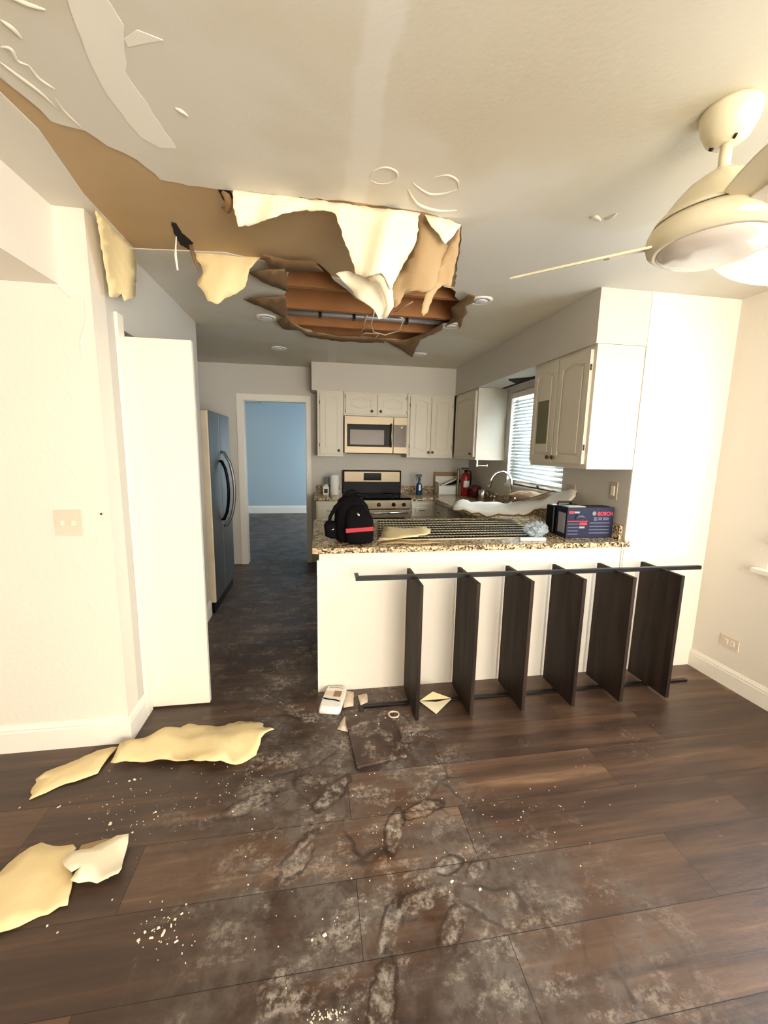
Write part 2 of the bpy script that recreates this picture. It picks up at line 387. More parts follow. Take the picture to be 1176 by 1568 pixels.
sbox('wall_soffit_back', 'kwall', (-.072, XK-.001, 4.86, YK, 2.13, CH))
sbox('wall_far_room', 'blue', (-3.4, 1.6, 9.25, 9.4, 0, 2.6), (-3.5, -3.4, YK+.12, 9.4, 0, 2.6), (1.5, 1.6, YK+.12, 7.2, 0, 2.6), (1.5, 1.6, 8.8, 9.4, 0, 2.6), (1.5, 1.6, 7.2, 8.8, 0, .6), (1.5, 1.6, 7.2, 8.8, 1.9, 2.6), (-3.4, 1.6, YK+.121, YK+.2, 2.45, 2.6))
sbox('ceiling_far_room', 'blue', (-3.5, 1.6, YK+.13, 9.4, 2.6, 2.66), (-3.4, -1.15, 6.5, 9.25, 2.38, 2.6))
# --- ceiling: painted skin over brown board paper, with the torn opening
BROWN = [(-60, 60), (0, 118), (40, 150), (78, 186), (90, 190), (130, 200), (165, 224), (210, 245), (245, 275), (290, 285), (335, 290), (357, 292), (450, 301), (560, 312), (645, 324), (706, 344), (706, 372), (700, 410), (696, 440), (560, 436), (437, 408), (345, 387), (205, 381), (172, 345), (130, 300), (95, 250), (60, 200), (0, 142), (-60, 96)]
BR = [tuple(az(x, y, CH).xy) for x, y in BROWN]
BR = jag(BR, .006, .03, skip=(19, 20, 21, 22, 23, 24, 25, 26))
HOLE = [(437, 407), (470, 404), (488, 405), (505, 420), (522, 437), (545, 457), (580, 472), (620, 450), (645, 442), (672, 438), (690, 441), (703, 460), (708, 477), (692, 494), (672, 505), (650, 518), (620, 524), (590, 521), (555, 518), (520, 518), (482, 512), (457, 502), (440, 490), (437, 470), (440, 440)]
HO = jag([tuple(az(x, y, CH).xy) for x, y in HOLE], .018, .07)
def layer(name, m, holes, z0, z1):
    rect = [(-1.92, -2.7), (2.75, -2.7), (2.75, YK+.12), (-1.92, YK+.12)]
    pts = list(rect); loops = [list(range(4))]
    for h in holes: loops.append(list(range(len(pts), len(pts)+len(h)))); pts += h
    edges = [(l[i], l[(i+1) % len(l)]) for l in loops for i in range(len(l))]
    V, E, T, *_ = delaunay_2d_cdt([Vector(p) for p in pts], edges, [], 0, 1e-7)
    b = MB(); A = [b.bm.verts.new((v.x, v.y, z0)) for v in V]; B = [b.bm.verts.new((v.x, v.y, z1)) for v in V]; cnt = set()
    for t in T:
        c = sum((V[i] for i in t), Vector((0, 0)))/3
        if any(inside(c, h) for h in holes): continue
        b.face([A[i] for i in t]); b.face([B[i] for i in t])
        for i in range(3): cnt.add((t[i], t[(i+1) % 3]))
    for (p, q) in cnt:
        if (q, p) not in cnt: b.face([A[p], A[q], B[q], B[p]])
    return b.build(name, m)
ceil = struct(layer('ceiling', 'ceiling', [BR, HO], CH, CH+.004))
board = struct(layer('ceiling_drywall_board', 'brown_paper', [HO], CH+.0045, CH+.018))
sbox('ceiling_subfloor', 'subfloor', (-3.3, 2.8, -2.8, YK+.2, 2.71, 2.74), (-3.3, 2.8, YK+.12, YK+.2, CH, 2.71), (2.72, 2.8, -2.8, YK+.12, CH, 2.71), (-1.99, -1.92, -2.8, YK+.12, CH, 2.71), (-1.92, 2.72, -2.8, -2.7, CH, 2.71))  # widened, with rim boards added to keep sky light out of the joist space
# blisters and creases standing out from the ceiling skin
def crease(pts, r, parent, f, m='ceiling', name='paint_blister'):
    P = [f(*p) for p in pts]; n = len(P); r *= .75
    # smooth
    Q = []
    for i in range(n-1):
        a, b_, c, d = P[max(i-1, 0)], P[i], P[i+1], P[min(i+2, n-1)]
        for k in range(6):
            u = k/6; Q.append(.5*((2*b_)+(c-a)*u+(2*a-5*b_+4*c-d)*u*u+(3*b_-a-3*c+d)*u**3))
    Q.append(P[-1]); L = len(Q)
    return MB().tube(Q, [r*(.25+.75*math.sin(PI*i/(L-1))) for i in range(L)], 8).build(name, m, parent)
fc = lambda x, y: az(x, y, CH)
for pts, r in (([(566, 272), (572, 262), (590, 256), (606, 262), (608, 272), (596, 280), (580, 281), (567, 276)], .006), ([(632, 280), (645, 290), (660, 297), (680, 296), (700, 290)], .007), ([(665, 272), (685, 268), (700, 276), (702, 290)], .006),
               ([(902, 334), (912, 331), (920, 338)], .012), ([(925, 336), (936, 332), (945, 326)], .012), ([(0, 30), (18, 42), (34, 60)], .008), ([(0, 95), (20, 110), (60, 140), (86, 165)], .007), ([(0, 72), (16, 74), (26, 92), (44, 100)], .007),
               ([(44, 100), (60, 120), (84, 136)], .006), ([(84, 150), (100, 172), (126, 196)], .005), ([(268, 165), (278, 170), (288, 178)], .008), ([(70, 15), (40, 5), (0, -12)], .007), ([(625, 290), (640, 312), (670, 322), (700, 322)], .01)):
    crease(pts, r, ceil, fc)
for poly in ([(95, -30), (150, -25), (190, 40), (192, 110), (225, 158), (245, 190), (270, 227), (245, 226), (215, 210), (175, 160), (140, 100)], [(190, 60), (210, 46), (250, 62), (225, 66), (196, 72)]):
    pl = jag([tuple(az(x, y, CH-.0015).xy) for x, y in poly], .004, .03)
    MB().plate(pl, [], lambda u, v, w: Vector((u, v, CH-.0015+w)), .0012).build('bare_patch', 'patch', ceil)
fw_ = lambda x, y: ay(x, y, YW)
wfl = bpy.data.objects['wall_front_left']
for pts, r in (([(128, 440), (132, 490), (124, 520), (126, 545)], .006), ([(108, 715), (116, 730), (124, 742)], .004), ([(152, 728), (146, 745), (140, 757)], .003), ([(110, 846), (124, 866), (142, 884)], .004), ([(132, 918), (142, 928), (154, 942)], .004),
               ([(146, 815), (150, 830), (138, 845)], .003), ([(102, 585), (108, 605), (114, 620)], .003), ([(138, 600), (134, 625), (142, 650)], .003), ([(104, 650), (112, 668), (120, 690)], .003), ([(90, 437), (108, 455), (118, 440)], .005)):
    crease(pts, r, wfl, fw_, 'wall')
# --- trim
def baseboard(name, x0, x1, y0, y1, ax_, sgn, h=.125, m='trim'):
    """profiled skirting along x or y; sgn points into the room"""
    prof = [(0, 0), (.014, 0), (.014, h*.74), (.011, h*.78), (.012, h*.84), (.006, h*.95), (.004, h), (0, h)]
    b = MB()
    A, B = [], []
    for d, z in prof:
        if ax_ == 'x': A.append(b.bm.verts.new((x0, y0+sgn*d, z))); B.append(b.bm.verts.new((x1, y0+sgn*d, z)))
        else: A.append(b.bm.verts.new((x0+sgn*d, y0, z))); B.append(b.bm.verts.new((x0+sgn*d, y1, z)))
    n = len(prof)
    for i in range(n): b.face([A[i], A[(i+1) % n], B[(i+1) % n], B[i]])
    b.face(A); b.face(B)
    return struct(b.build(name, m))
baseboard('baseboard_front_left', -3.2, XL-.0005, YW, 0, 'x', -1, .14)
baseboard('baseboard_left', XL, 0, YW-.014, 2.20, 'y', 1, .14)
baseboard('baseboard_kitchen_left', XL, 0, 3.36, 3.59, 'y', 1, .14)
baseboard('baseboard_right', XR, 0, -2.5, YS-.004, 'y', -1, .125)
baseboard('baseboard_far_room', -3.4, 1.5, 9.25, 0, 'x', -1, .17)
sbox('trim_closet', 'trim', (XL, XL+.016, 2.205, 2.272, 0, 2.10), (XL, XL+.016, 3.30, 3.36, 0, 2.10), (XB, XL+.002, 2.29, 2.302, 0, 2.04), (XB, XL+.002, 3.298, 3.31, 0, 2.04), bevel=.003)
sbox('trim_back_door', 'trim', (-.965, -.89, YK-.016, YK, 0, 2.10), (-.15, -.09, YK-.016, YK, 0, 2.10), (-.89, -.15, YK-.016, YK, 2.03, 2.10),
     (-.905, -.885, YK-.002, YK+.122, 0, 2.03), (-.155, -.135, YK-.002, YK+.122, 0, 2.03), (-.89, -.15, YK-.002, YK+.122, 2.02, 2.035), bevel=.003)
# --- windows
w = struct(MB().box(XR-.045, XR+.02, RY0-.05, RY1+.06, .79, .82).build('window_sill_dining', 'trim', bevel=.004)); w.name = 'window_1'
b = MB()
for q in ((RY0, RY0+.05, .82, 2.05), (RY1-.05, RY1, .82, 2.05), (RY0, RY1, .82, .87), (RY0, RY1, 2.0, 2.05), (RY0, RY1, 1.40, 1.44)): b.box(XR+.05, XR+.10, *q)
b.build('window_frame', 'trim', w)
MB().box(XR+.07, XR+.075, RY0+.05, RY1-.05, .87, 2.0).build('pane', 'glass', w)
lt = MB().box(XR-.004, XR+.05, 1.895, 1.915, .955, .985).tube([(XR-.01, 1.905, .97), (XR-.03, 1.90, 1.0), (XR-.012, 1.90, 1.03)], .006).build('window_latch', 'steel', w)
w2 = struct(MB().box(XK-.02, XK+.11, WY0-.02, WY1+.02, WZ0-.022, WZ0).build('window_2', 'trim', bevel=.003))
b = MB()
for q in ((WY0, WY0+.04, WZ0, WZ1), (WY1-.04, WY1, WZ0, WZ1), (WY0, WY1, WZ0, WZ0+.045), (WY0, WY1, WZ1-.04, WZ1), (WY0+.48, WY0+.52, WZ0, WZ1)): b.box(XK+.075, XK+.11, *q)
b.build('window_frame', 'trim', w2)
MB().box(XK+.09, XK+.094, WY0+.04, WY1-.04, WZ0+.045, WZ1-.04).build('pane', 'glass', w2)
w3 = struct(MB().box(.25, 2.45, -2.68, -2.60, 2.22, 2.30).build('door_1', 'trim'))
MB().box(.25, .32, -2.68, -2.60, 0, 2.22).box(2.38, 2.45, -2.68, -2.60, 0, 2.22).box(1.32, 1.38, -2.68, -2.60, 0, 2.22).box(.25, 2.45, -2.68, -2.60, 0, .06).build('door_frame', 'trim', w3)

# ================================================================ TORN CEILING (hanging things)
def curtain(name, px, y0, m, label, cat, wave=0., lean=0., thick=.003, step=9, amp=1.2, group=None, top=None, ph=0., parent=None):
    o = jag(px, amp, 5)
    ytop = min(p[1] for p in px)
    def f3(x, y):
        d = y0 + wave*math.sin(x*.075+y*.012+ph)*min(1, (y-ytop)/60) + wave*.22*math.sin(x*.17+y*.05+ph*2)*min(1, (y-ytop)/40) + lean*(y-ytop)/100
        return ay(x, y, d)
    org = ay(px[0][0], px[0][1], y0)
    s = sheet(o, f3, step, thick, name, m, parent, org)
    return tag(s, label, cat, group) if label else s
curtain('ceiling_flap', [(357, 291), (450, 301), (520, 311), (600, 321), (645, 325), (640, 332), (641, 352), (635, 375), (625, 391), (615, 411), (605, 430), (598, 444), (592, 431), (584, 418), (570, 421), (560, 424), (545, 420), (538, 396), (528, 370), (520, 345), (513, 327), (495, 322), (460, 323), (440, 326), (410, 335), (385, 345), (365, 347), (357, 318)],
        1.775, 'flap', 'large cream strip of ceiling skin hanging in a long bright tongue below the ceiling tear', 'torn ceiling', wave=.035, step=8)
curtain('ceiling_flap', [(648, 324), (676, 333), (706, 344), (700, 352), (692, 364), (682, 374), (674, 362), (664, 350), (655, 338)], 1.80, 'flap',
        'small bright triangular flap of ceiling skin at the right end of the tear', 'torn ceiling', wave=.01)
curtain('paper_flap', [(648, 326), (655, 340), (666, 354), (680, 374), (692, 376), (690, 400), (676, 436), (655, 446), (620, 446), (613, 464), (604, 472), (597, 452), (606, 430), (620, 405), (630, 385), (641, 355), (641, 334)], 1.86, 'brown_paper',
        'wide brown paper backing hanging behind the right side of the cream tongue', 'torn paper', wave=.03, ph=1)
curtain('paper_flap', [(706, 345), (702, 380), (695, 420), (690, 440), (678, 437), (670, 443), (664, 452), (655, 478), (648, 484), (645, 478), (652, 450), (664, 424), (678, 396), (692, 370)], 1.84, 'brown_paper',
        'long narrow pointed tan paper strip at the far right of the tear', 'torn paper', wave=.012, ph=2)
curtain('ceiling_flap', [(514, 419), (530, 415), (548, 420), (572, 424), (582, 420), (592, 430), (596, 446), (602, 455), (601, 471), (592, 487), (580, 489), (574, 476), (562, 466), (548, 457), (537, 442), (524, 430)], 1.90, 'flap',
        'curled off-white scrap of ceiling skin under the tip of the long tongue', 'torn ceiling', wave=.04, ph=.5)
b = MB().tube([ay(568, 428, 1.83), ay(575, 420, 1.80), ay(588, 428, 1.79), ay(594, 448, 1.81), ay(597, 468, 1.84), ay(588, 486, 1.87)], [.012, .026, .028, .022, .017, .010], 10)
tag(b.build('paper_curl', 'flap', org=ay(588, 440, 1.8), smooth=True), 'rolled cream paper curl hanging between the long tongue and the joists', 'torn paper')
curtain('ceiling_flap', [(299, 385), (345, 384), (402, 389), (393, 400), (382, 412), (376, 438), (362, 450), (345, 456), (333, 466), (318, 461), (311, 446), (303, 438), (303, 428), (311, 418), (308, 405), (300, 396)], 2.34, 'yflap',
        'yellowish lobe-shaped flap of ceiling skin hanging left of the open joists', 'torn ceiling', wave=.02, thick=.004)
o = jag([(146, 322), (172, 345), (207, 384), (208, 420), (207, 455), (190, 461), (186, 449), (178, 456), (168, 455), (164, 430), (158, 392), (152, 355)], 1, 5)
tag(sheet(o, lambda x, y: ax(x, y, -.90+.012*math.sin(x*.1)), 9, .003, 'ceiling_flap', 'yflap', org=ax(172, 345, -.9)), 'pale yellow ceiling skin hanging beside the left wall above the closet door', 'torn ceiling')
# brown shreds round the opening, drooping from the ceiling
def shred(px, label, z=2.432, droop=.03, m='dark_paper'):
    cx = sum(p[0] for p in px)/len(px); cy = sum(p[1] for p in px)/len(px)
    o = jag(px, .8, 6)
    return tag(sheet(o, lambda x, y: az(x, y, z-droop*min(1, math.hypot(x-570, y-465)/200)*abs(math.sin(x*.05))), 8, .0025, 'paper_shred', m, org=az(cx, cy, z)), label, 'torn paper', 'torn paper round the ceiling hole')
shred([(378, 416), (438, 411), (441, 447), (404, 433)], 'upper pointed brown paper shred left of the ceiling hole')
shred([(372, 458), (438, 454), (440, 489), (408, 474)], 'lower pointed brown paper shred left of the ceiling hole')
shred([(398, 389), (440, 398), (482, 400), (496, 416), (437, 416), (412, 408)], 'dark brown paper lip over the near left corner of the hole')
shred([(424, 492), (438, 482), (447, 494), (462, 506), (448, 505), (434, 504)], 'short brown shred at the far left corner of the hole')
shred([(690, 472), (703, 462), (712, 456), (718, 450), (728, 453), (724, 464), (713, 469), (716, 479), (709, 488), (707, 498), (703, 504), (700, 492), (682, 499), (694, 486)], 'jagged brown paper shred at the right end of the hole')
shred([(586, 520), (612, 522), (648, 512), (680, 494), (676, 506), (644, 520), (631, 547), (618, 538), (600, 528)], 'pointed brown shred hanging from the far edge of the hole')
shred([(455, 500), (470, 508), (520, 516), (590, 518), (588, 525), (520, 523), (470, 515)], 'narrow brown paper rim along the far edge of the hole')
# small holes in the brown field, inner shade painted on plates, with crumpled paper
tag(MB().tube([az(340, 293, 2.435), az(347, 300, 2.425), az(352, 312, 2.41), az(348, 322, 2.40), az(340, 318, 2.41)], [.006, .014, .016, .012, .004], 8).build('paper_curl', 'dark_paper', org=az(345, 305, 2.43), smooth=True),
    'dark rolled paper scrap at the left end of the bright flap', 'torn paper')
MB().plate(jag([tuple(az(x, y, CH+.004).xy) for x, y in ((334, 290), (352, 290), (357, 300), (352, 312), (342, 306))], .002, .01), [], lambda u, v, w: Vector((u, v, CH+.002+w)), .002).build('painted_hole', 'hole_shade', board)
MB().plate(jag([tuple(az(x, y, CH+.004).xy) for x, y in ((262, 340), (270, 342), (278, 356), (296, 372), (290, 382), (276, 374), (266, 356))], .002, .01), [], lambda u, v, w: Vector((u, v, CH+.002+w)), .002).build('split', 'hole_shade', board)
tag(MB().tube([az(270, 362, 2.44), ay(269, 380, 2.2), ay(269, 392, 2.2), ay(272, 414, 2.2)], [.003, .004, .006, .005], 6).build('hanging_strip', 'paper', org=ay(270, 390, 2.2)), 'short thin white strip dangling from the split in the brown board', 'paper strip')
tag(MB().tube([ay(292, 376, 2.2), ay(297, 395, 2.2), ay(305, 416, 2.2)], [.010, .009, .003], 6).build('hanging_strip', 'dark_paper', org=ay(297, 390, 2.2)), 'brown rolled paper strip hanging left of the yellowish lobe', 'paper strip')
# joists above the opening
for i, y in enumerate((2.34, 2.75, 3.16, 3.56, 3.96, 4.36)):
    o = MB().box(-1.9, 2.7, y-.019, y+.019, CH+.022, 2.70).build('ceiling_joist', 'wood', org=(.4, y, 2.58))
    tag(o, ('brown floor joist hidden above the near edge of the ceiling hole', 'orange-brown joist nearest the camera in the ceiling hole', 'second orange-brown joist from the front in the ceiling hole', 'third joist from the front, behind the grey pipe', 'fourth joist from the front, near the far edge of the hole', 'farthest wooden joist over the kitchen ceiling')[i], 'joist', 'joists above the ceiling hole')
p = thing('pipe', 'grey metal pipe running across the ceiling hole between the joists', 'pipe', (.4, 3.36, 2.50))
MB().tube([(-1.0, 0, 0), (.9, 0, 0)], .021, 12).build('pipe_run', 'pipe', p)
for xx in (-.38, -.12, .3): MB().box(xx-.012, xx+.012, -.026, .026, -.028, .2).build('hanger', 'rack', p)
tag(MB().tube([az(575, 470, 2.47), az(568, 497, 2.44), az(572, 508, 2.43), az(590, 513, 2.43), az(612, 506, 2.44), az(618, 488, 2.45), az(600, 480, 2.5)], .005, 6).build('wire', 'wire', org=az(590, 500, 2.45), smooth=True), 'pale looped cable hanging in the middle of the ceiling hole', 'wire')
tag(MB().tube([az(550, 515, 2.44), az(560, 510, 2.43), az(580, 511, 2.43), az(575, 518, 2.43), az(555, 520, 2.44)], .004, 6).build('wire', 'wire', org=az(565, 515, 2.44), smooth=True), 'small flat cable loop near the far edge of the hole', 'wire')
tag(MB().tube([az(566, 472, 2.52), az(560, 490, 2.46), az(554, 508, 2.44)], .006, 6).build('wood_splinter', 'wire', org=az(560, 490, 2.46)), 'pale wood splinter slanting in front of the pipe', 'splinter')
tag(MB().tube([az(604, 478, 2.48), az(618, 470, 2.47), az(632, 462, 2.46)], .004, 6).build('wire', 'wire', org=az(618, 470, 2.47)), 'thin pale cable slanting up beside the hanging paper curl', 'wire')
# recessed ceiling lights
for (x, y), lb in zip(((-.38, 3.33), (-.38, 4.30), (1.03, 3.22), (1.02, 4.22), (1.04, 2.66)), ('round recessed ceiling light beside the left brown paper shreds', 'round recessed ceiling light over the kitchen doorway side', 'round recessed ceiling light beyond the right end of the hole', 'round recessed ceiling light above the right wall cabinets at the back', 'round recessed ceiling light nearest the camera, right of the hole')):
    t = thing('recessed_light', lb, 'ceiling light', (x, y, CH), 0, 'recessed lights in the kitchen ceiling')
    MB().lathe([(.048, -.002), (.05, -.008), (.07, -.008), (.078, 0)], seg=28).build('trim_ring', 'trim', t)
    MB().lathe([(.047, -.009), (.03, -.012), (.001, -.013)], seg=24).build('lens', 'lamp', t)

# ================================================================ CEILING FAN
fx, fy = 1.15, 1.13
t = thing('ceiling_fan', 'cream ceiling fan with bowl-shaped motor and three blades at upper right', 'ceiling fan', (fx, fy, CH))
MB().lathe([(.072, 0), (.073, -.010), (.067, -.038), (.052, -.070), (.034, -.084), (.018, -.086)], seg=40).build('canopy', 'fan', t)
MB().lathe([(.015, -.075), (.015, -.15)], seg=20).lathe([(.017, -.145), (.026, -.15), (.026, -.16), (.02, -.165)], seg=20).build('downrod', 'fan', t)
for a in (2.4, 4.4): MB().tube([(.03*math.cos(a), .03*math.sin(a), -.088), (.040*math.cos(a), .040*math.sin(a), -.084)], .004, 6).build('screw', 'rack', t)
mo = MB().lathe([(.02, -.155), (.05, -.165), (.085, -.19), (.112, -.22), (.136, -.255), (.156, -.275), (.163, -.288)], seg=48).build('motor_housing', 'fan', t)
MB().lathe([(.158, -.286), (.158, -.294)], seg=48).build('seam_ring', 'rack', mo)
MB().lathe([(.163, -.292), (.171, -.305), (.173, -.325), (.168, -.342), (.153, -.354), (.143, -.356), (.143, -.35)], seg=48).build('lower_housing', 'fan', t)
MB().lathe([(.141, -.345), (.139, -.358), (.12, -.372), (.08, -.382), (.03, -.386), (.001, -.386)], seg=48).build('lamp_cover', 'fanglass', t)
for k, ang in enumerate((136, 255, 16)):
    R_ = Matrix.Rotation(math.radians(ang), 4, 'Z') @ Matrix.Translation((0, 0, -.318)) @ Matrix.Rotation(math.radians(-21), 4, 'X')
    pts = []
    for i in range(25):
        u = i/24; x = .15+.45*u; pts.append((x, (.078+.026*math.sin(PI*min(1, .12+u*1.05)))*(1 if u < .93 else math.sqrt(max(0, 1-((u-.93)/.07)**2)))))
    ol = [(x, y) for x, y in pts] + [(x, -y) for x, y in pts[::-1] if y > 1e-4]
    MB().plate(ol, [], lambda u, v, w: R_ @ Vector((u, v, w)), .007).build('blade', 'fan', t, bevel=.002)
    MB().plate([(.13, -.03), (.27, -.022), (.29, 0), (.27, .022), (.13, .03)], [], lambda u, v, w: R_ @ Vector((u, v, w-.006)), .006).build('blade_bracket', 'trim', t)

# ================================================================ CLOSET DOOR
t = thing('closet_door', 'narrow plain cream closet door standing open against the left wall', 'door', (XL+.002, 2.274, 0))
MB().box(0, .318, 0, .034, .012, 2.005).build('door_leaf', 'door', t, bevel=.002)
for z in (.25, 1.0, 1.8): MB().tube([(.004, -.005, z-.04), (.004, -.005, z+.04)], .005, 8).build('hinge', 'trim', t)
MB().box(XL+.016, XL+.022, 3.31, 3.325, 1.99, 2.06).build('strike_plate', 'steel', bpy.data.objects['trim_closet'])
MB().box(XL+.016, XL+.022, 3.305, 3.325, .88, .96).build('strike_plate', 'steel', bpy.data.objects['trim_closet'])

# ================================================================ SWITCHES AND OUTLETS
def plate(name, label, cat, loc, M, w, h, kind, m='plate', mi='ivory'):
    t = thing(name, label, cat, loc); t.rotation_euler = M
    MB().box(-w/2, w/2, -.006, 0, -h/2, h/2).build('cover_plate', m, t, bevel=.002)
    if kind == 'toggles':
        for x in (-.023, .023): MB().box(x-.006, x+.006, -.017, -.004, -.012, .012).build('toggle', mi, t, bevel=.002)
    if kind == 'rocker2':
        for x in (-.023, .023): MB().box(x-.016, x+.016, -.010, -.004, -.033, .033).build('rocker', mi, t, bevel=.002)
    if kind == 'rocker': MB().box(-.016, .016, -.010, -.004, -.033, .033).build('rocker', mi, t, bevel=.002)
    if kind == 'outlet':
        for x in (-.02, .02):
            s_ = MB().box(x-.014, x+.014, -.009, -.004, -.017, .017).build('socket', mi, t, bevel=.003)
            b = MB()
            for z in (-.006, .006): b.box(x-.005, x+.003, -.0095, -.0085, z-.001, z+.001)
            b.build('slot', 'black', s_)
    return t
plate('light_switch', 'square ivory double light switch on the cream left wall', 'light switch', (-1.125, YW, 1.125), (0, 0, 0), .115, .118, 'toggles')
t = plate('thermostat_bracket', 'tiny metal bracket right of the double light switch', 'bracket', (-.985, YW, 1.165), (0, 0, 0), .03, .014, '', 'ivory')
MB().box(-.004, .004, -.009, -.005, -.004, .004).build('screw', 'rack', t)
plate('wall_outlet', 'ivory horizontal wall outlet low on the right dining wall', 'outlet', (XR, 2.06, .29), (0, 0, -PI/2), .118, .075, 'outlet')
plate('light_switch', 'double switch plate on kitchen wall beside the window', 'light switch', (XK, 2.93, 1.17), (0, 0, -PI/2), .115, .118, 'rocker2', 'kplate', 'kplate')
plate('light_switch', 'single switch plate on kitchen wall above the navy carton', 'light switch', (XK, 2.46, 1.23), (0, 0, -PI/2), .075, .118, 'rocker', 'kplate', 'ivory')

# ================================================================ KITCHEN CABINETS
def arch(w, h, m, rise, both=True, arch_on=True):
    """cathedral outline centred, width w-2m, height h-2m"""
    x0, x1, z0, z1 = m, w-m, m, h-m; P = []
    n = 18
    def prof(u):
        # shoulders low, rounded crown in the middle
        if not arch_on: return 0
        s = abs(u-.5)*2
        return rise*(0 if s > .82 else (math.cos(PI*s/.82)*.5+.5))
    for i in range(n+1): u = i/n; P.append((x0+(x1-x0)*u, z0+rise-prof(u) if both else z0))
    for i in range(n+1): u = 1-i/n; P.append((x0+(x1-x0)*u, z1-rise+prof(u)))
    return P
def cab_door(parent, x0, x1, z0, z1, knob, hinge, name='door', rise=.022, both=True, handle=None, inset=None):
    w, h = x1-x0, z1-z0; m = min(.05, w*.18)
    if inset: m = inset
    b = MB(); f = lambda dy: (lambda u, v, q: Vector((x0+u, dy-q, z0+v)))
    b.box(x0, x1, -.014, -.001, z0, z1)
    rect = [(0, 0), (w, 0), (w, h), (0, h)]
    b.plate(rect, [arch(w, h, m, rise, both)], f(-.013), .010)
    b.plate(arch(w, h, m+.010, rise, both), [], f(-.013), .003); b.plate(arch(w, h, m+.020, rise*.9, both), [], f(-.015), .008)
    d = b.build(name, 'cab', parent, bevel=.0012)
    if knob:
        kx, kz = knob
        MB().lathe([(.006, -.02), (.006, -.032), (.014, -.036), (.016, -.042), (.011, -.048), (.001, -.049)], (kx, 0, kz), 16, axis='y').build('knob', 'brass', d, smooth=True)
    if handle:
        kx, kz = handle
        MB().tube([(kx-.035, -.02, kz), (kx-.034, -.038, kz), (kx, -.044, kz), (kx+.034, -.038, kz), (kx+.035, -.02, kz)], .004, 6).build('handle', 'brass', d)
    if hinge is not None:
        for zz in (z0+h*.15, z1-h*.15): MB().tube([(hinge, -.016, zz-.018), (hinge, -.016, zz+.018)], .005, 6).build('hinge', 'brass', d)
    return d
def cabinet(label, loc, rz, w, d, h, doors, cat='cabinet', group=None, toe=False, extra=None):
    t = thing('wall_cabinet' if not toe else 'base_cabinet', label, cat, loc, rz, group)
    b = MB().box(0, w, 0, d, .1 if toe else 0, h)
    if toe: b.box(0, w, .06, d, 0, .1)
    b.build('body', 'cab', t, bevel=.002)
    for q in doors: cab_door(t, **q)
    return t
UZ = 1.38; UH = 2.13-UZ
G = 'painted wall cabinets'
cabinet('tall narrow painted wall cabinet left of the microwave', (-.01, 4.855, UZ), 0, .30, .34, UH-.001, [dict(x0=.03, x1=.27, z0=.03, z1=UH-.03, knob=(.245, .07), hinge=.028)], group=G)
cabinet('short painted wall cabinet with two doors directly above the microwave', (.295, 4.855, 1.855), 0, .755, .34, .274, [dict(x0=.02, x1=.36, z0=.02, z1=.25, knob=(.325, .055), hinge=.018), dict(x0=.395, x1=.735, z0=.02, z1=.25, knob=(.43, .055), hinge=.737)], group=G)
cabinet('painted double-door wall cabinet right of the microwave', (1.055, 4.855, UZ), 0, .575, .34, UH-.001, [dict(x0=.03, x1=.285, z0=.03, z1=UH-.03, knob=(.262, .065), hinge=.028), dict(x0=.29, x1=.55, z0=.03, z1=UH-.03, knob=(.312, .065), hinge=.552)], group=G)
cabinet('painted wall cabinet between the back corner and the kitchen window', (1.655, 4.853, UZ), -PI/2, .70, .323, UH-.001, [dict(x0=.06, x1=.675, z0=.03, z1=UH-.03, knob=(.62, .065), hinge=.058, both=False)], group=G)
t = cabinet('painted double-door wall cabinet right of the window, nearest the camera', (1.655, 3.005, UZ), -PI/2, .69, .323, UH-.001, [dict(x0=.02, x1=.325, z0=.03, z1=UH-.03, knob=(.295, .065), hinge=None, both=False), dict(x0=.335, x1=.665, z0=.03, z1=UH-.03, knob=(.362, .065), hinge=.668, both=False)], group=G)
MB().box(.10, .245, -.0235, -.021, .16, .47).build('green_panel', 'blind', t)
M_['green'] = mat('unpainted_green', (112, 112, 84), .6); bpy.data.objects['green_panel'].data.materials[0] = M_['green']
bpy.data.objects['green_panel']['label'] = 'grey-green unpainted rectangle'
BH = .884
GB = 'painted base cabinets'
cabinet('painted base cabinet with drawer left of the stove', (-.03, 4.60, 0), 0, .315, .60, BH, [dict(x0=.02, x1=.295, z0=.70, z1=.85, knob=None, hinge=None, name='drawer', rise=0, handle=(.16, .775), inset=.025), dict(x0=.02, x1=.295, z0=.13, z1=.68, knob=(.27, .62), hinge=.018)], group=GB, toe=True)
cabinet('painted base cabinet with drawer between the stove and the corner', (1.055, 4.60, 0), 0, .315, .60, BH, [dict(x0=.02, x1=.27, z0=.70, z1=.85, knob=None, hinge=None, name='drawer', rise=0, handle=(.145, .775), inset=.025), dict(x0=.02, x1=.27, z0=.13, z1=.68, knob=(.045, .62), hinge=.272)], group=GB, toe=True)
cabinet('painted base cabinet under the right counter near the back corner', (1.372, 4.59, 0), -PI/2, .42, .60, BH, [dict(x0=.05, x1=.40, z0=.70, z1=.85, knob=None, hinge=None, name='drawer', rise=0, handle=(.22, .775), inset=.025), dict(x0=.05, x1=.40, z0=.13, z1=.68, knob=(.37, .62), hinge=.048)], group=GB, toe=True)
cabinet('painted sink base cabinet under the kitchen window', (1.372, 4.165, 0), -PI/2, .98, .60, BH-.22, [dict(x0=.02, x1=.485, z0=.13, z1=.62, knob=(.46, .56), hinge=.018), dict(x0=.495, x1=.96, z0=.13, z1=.62, knob=(.52, .56), hinge=.962)], group=GB, toe=True)
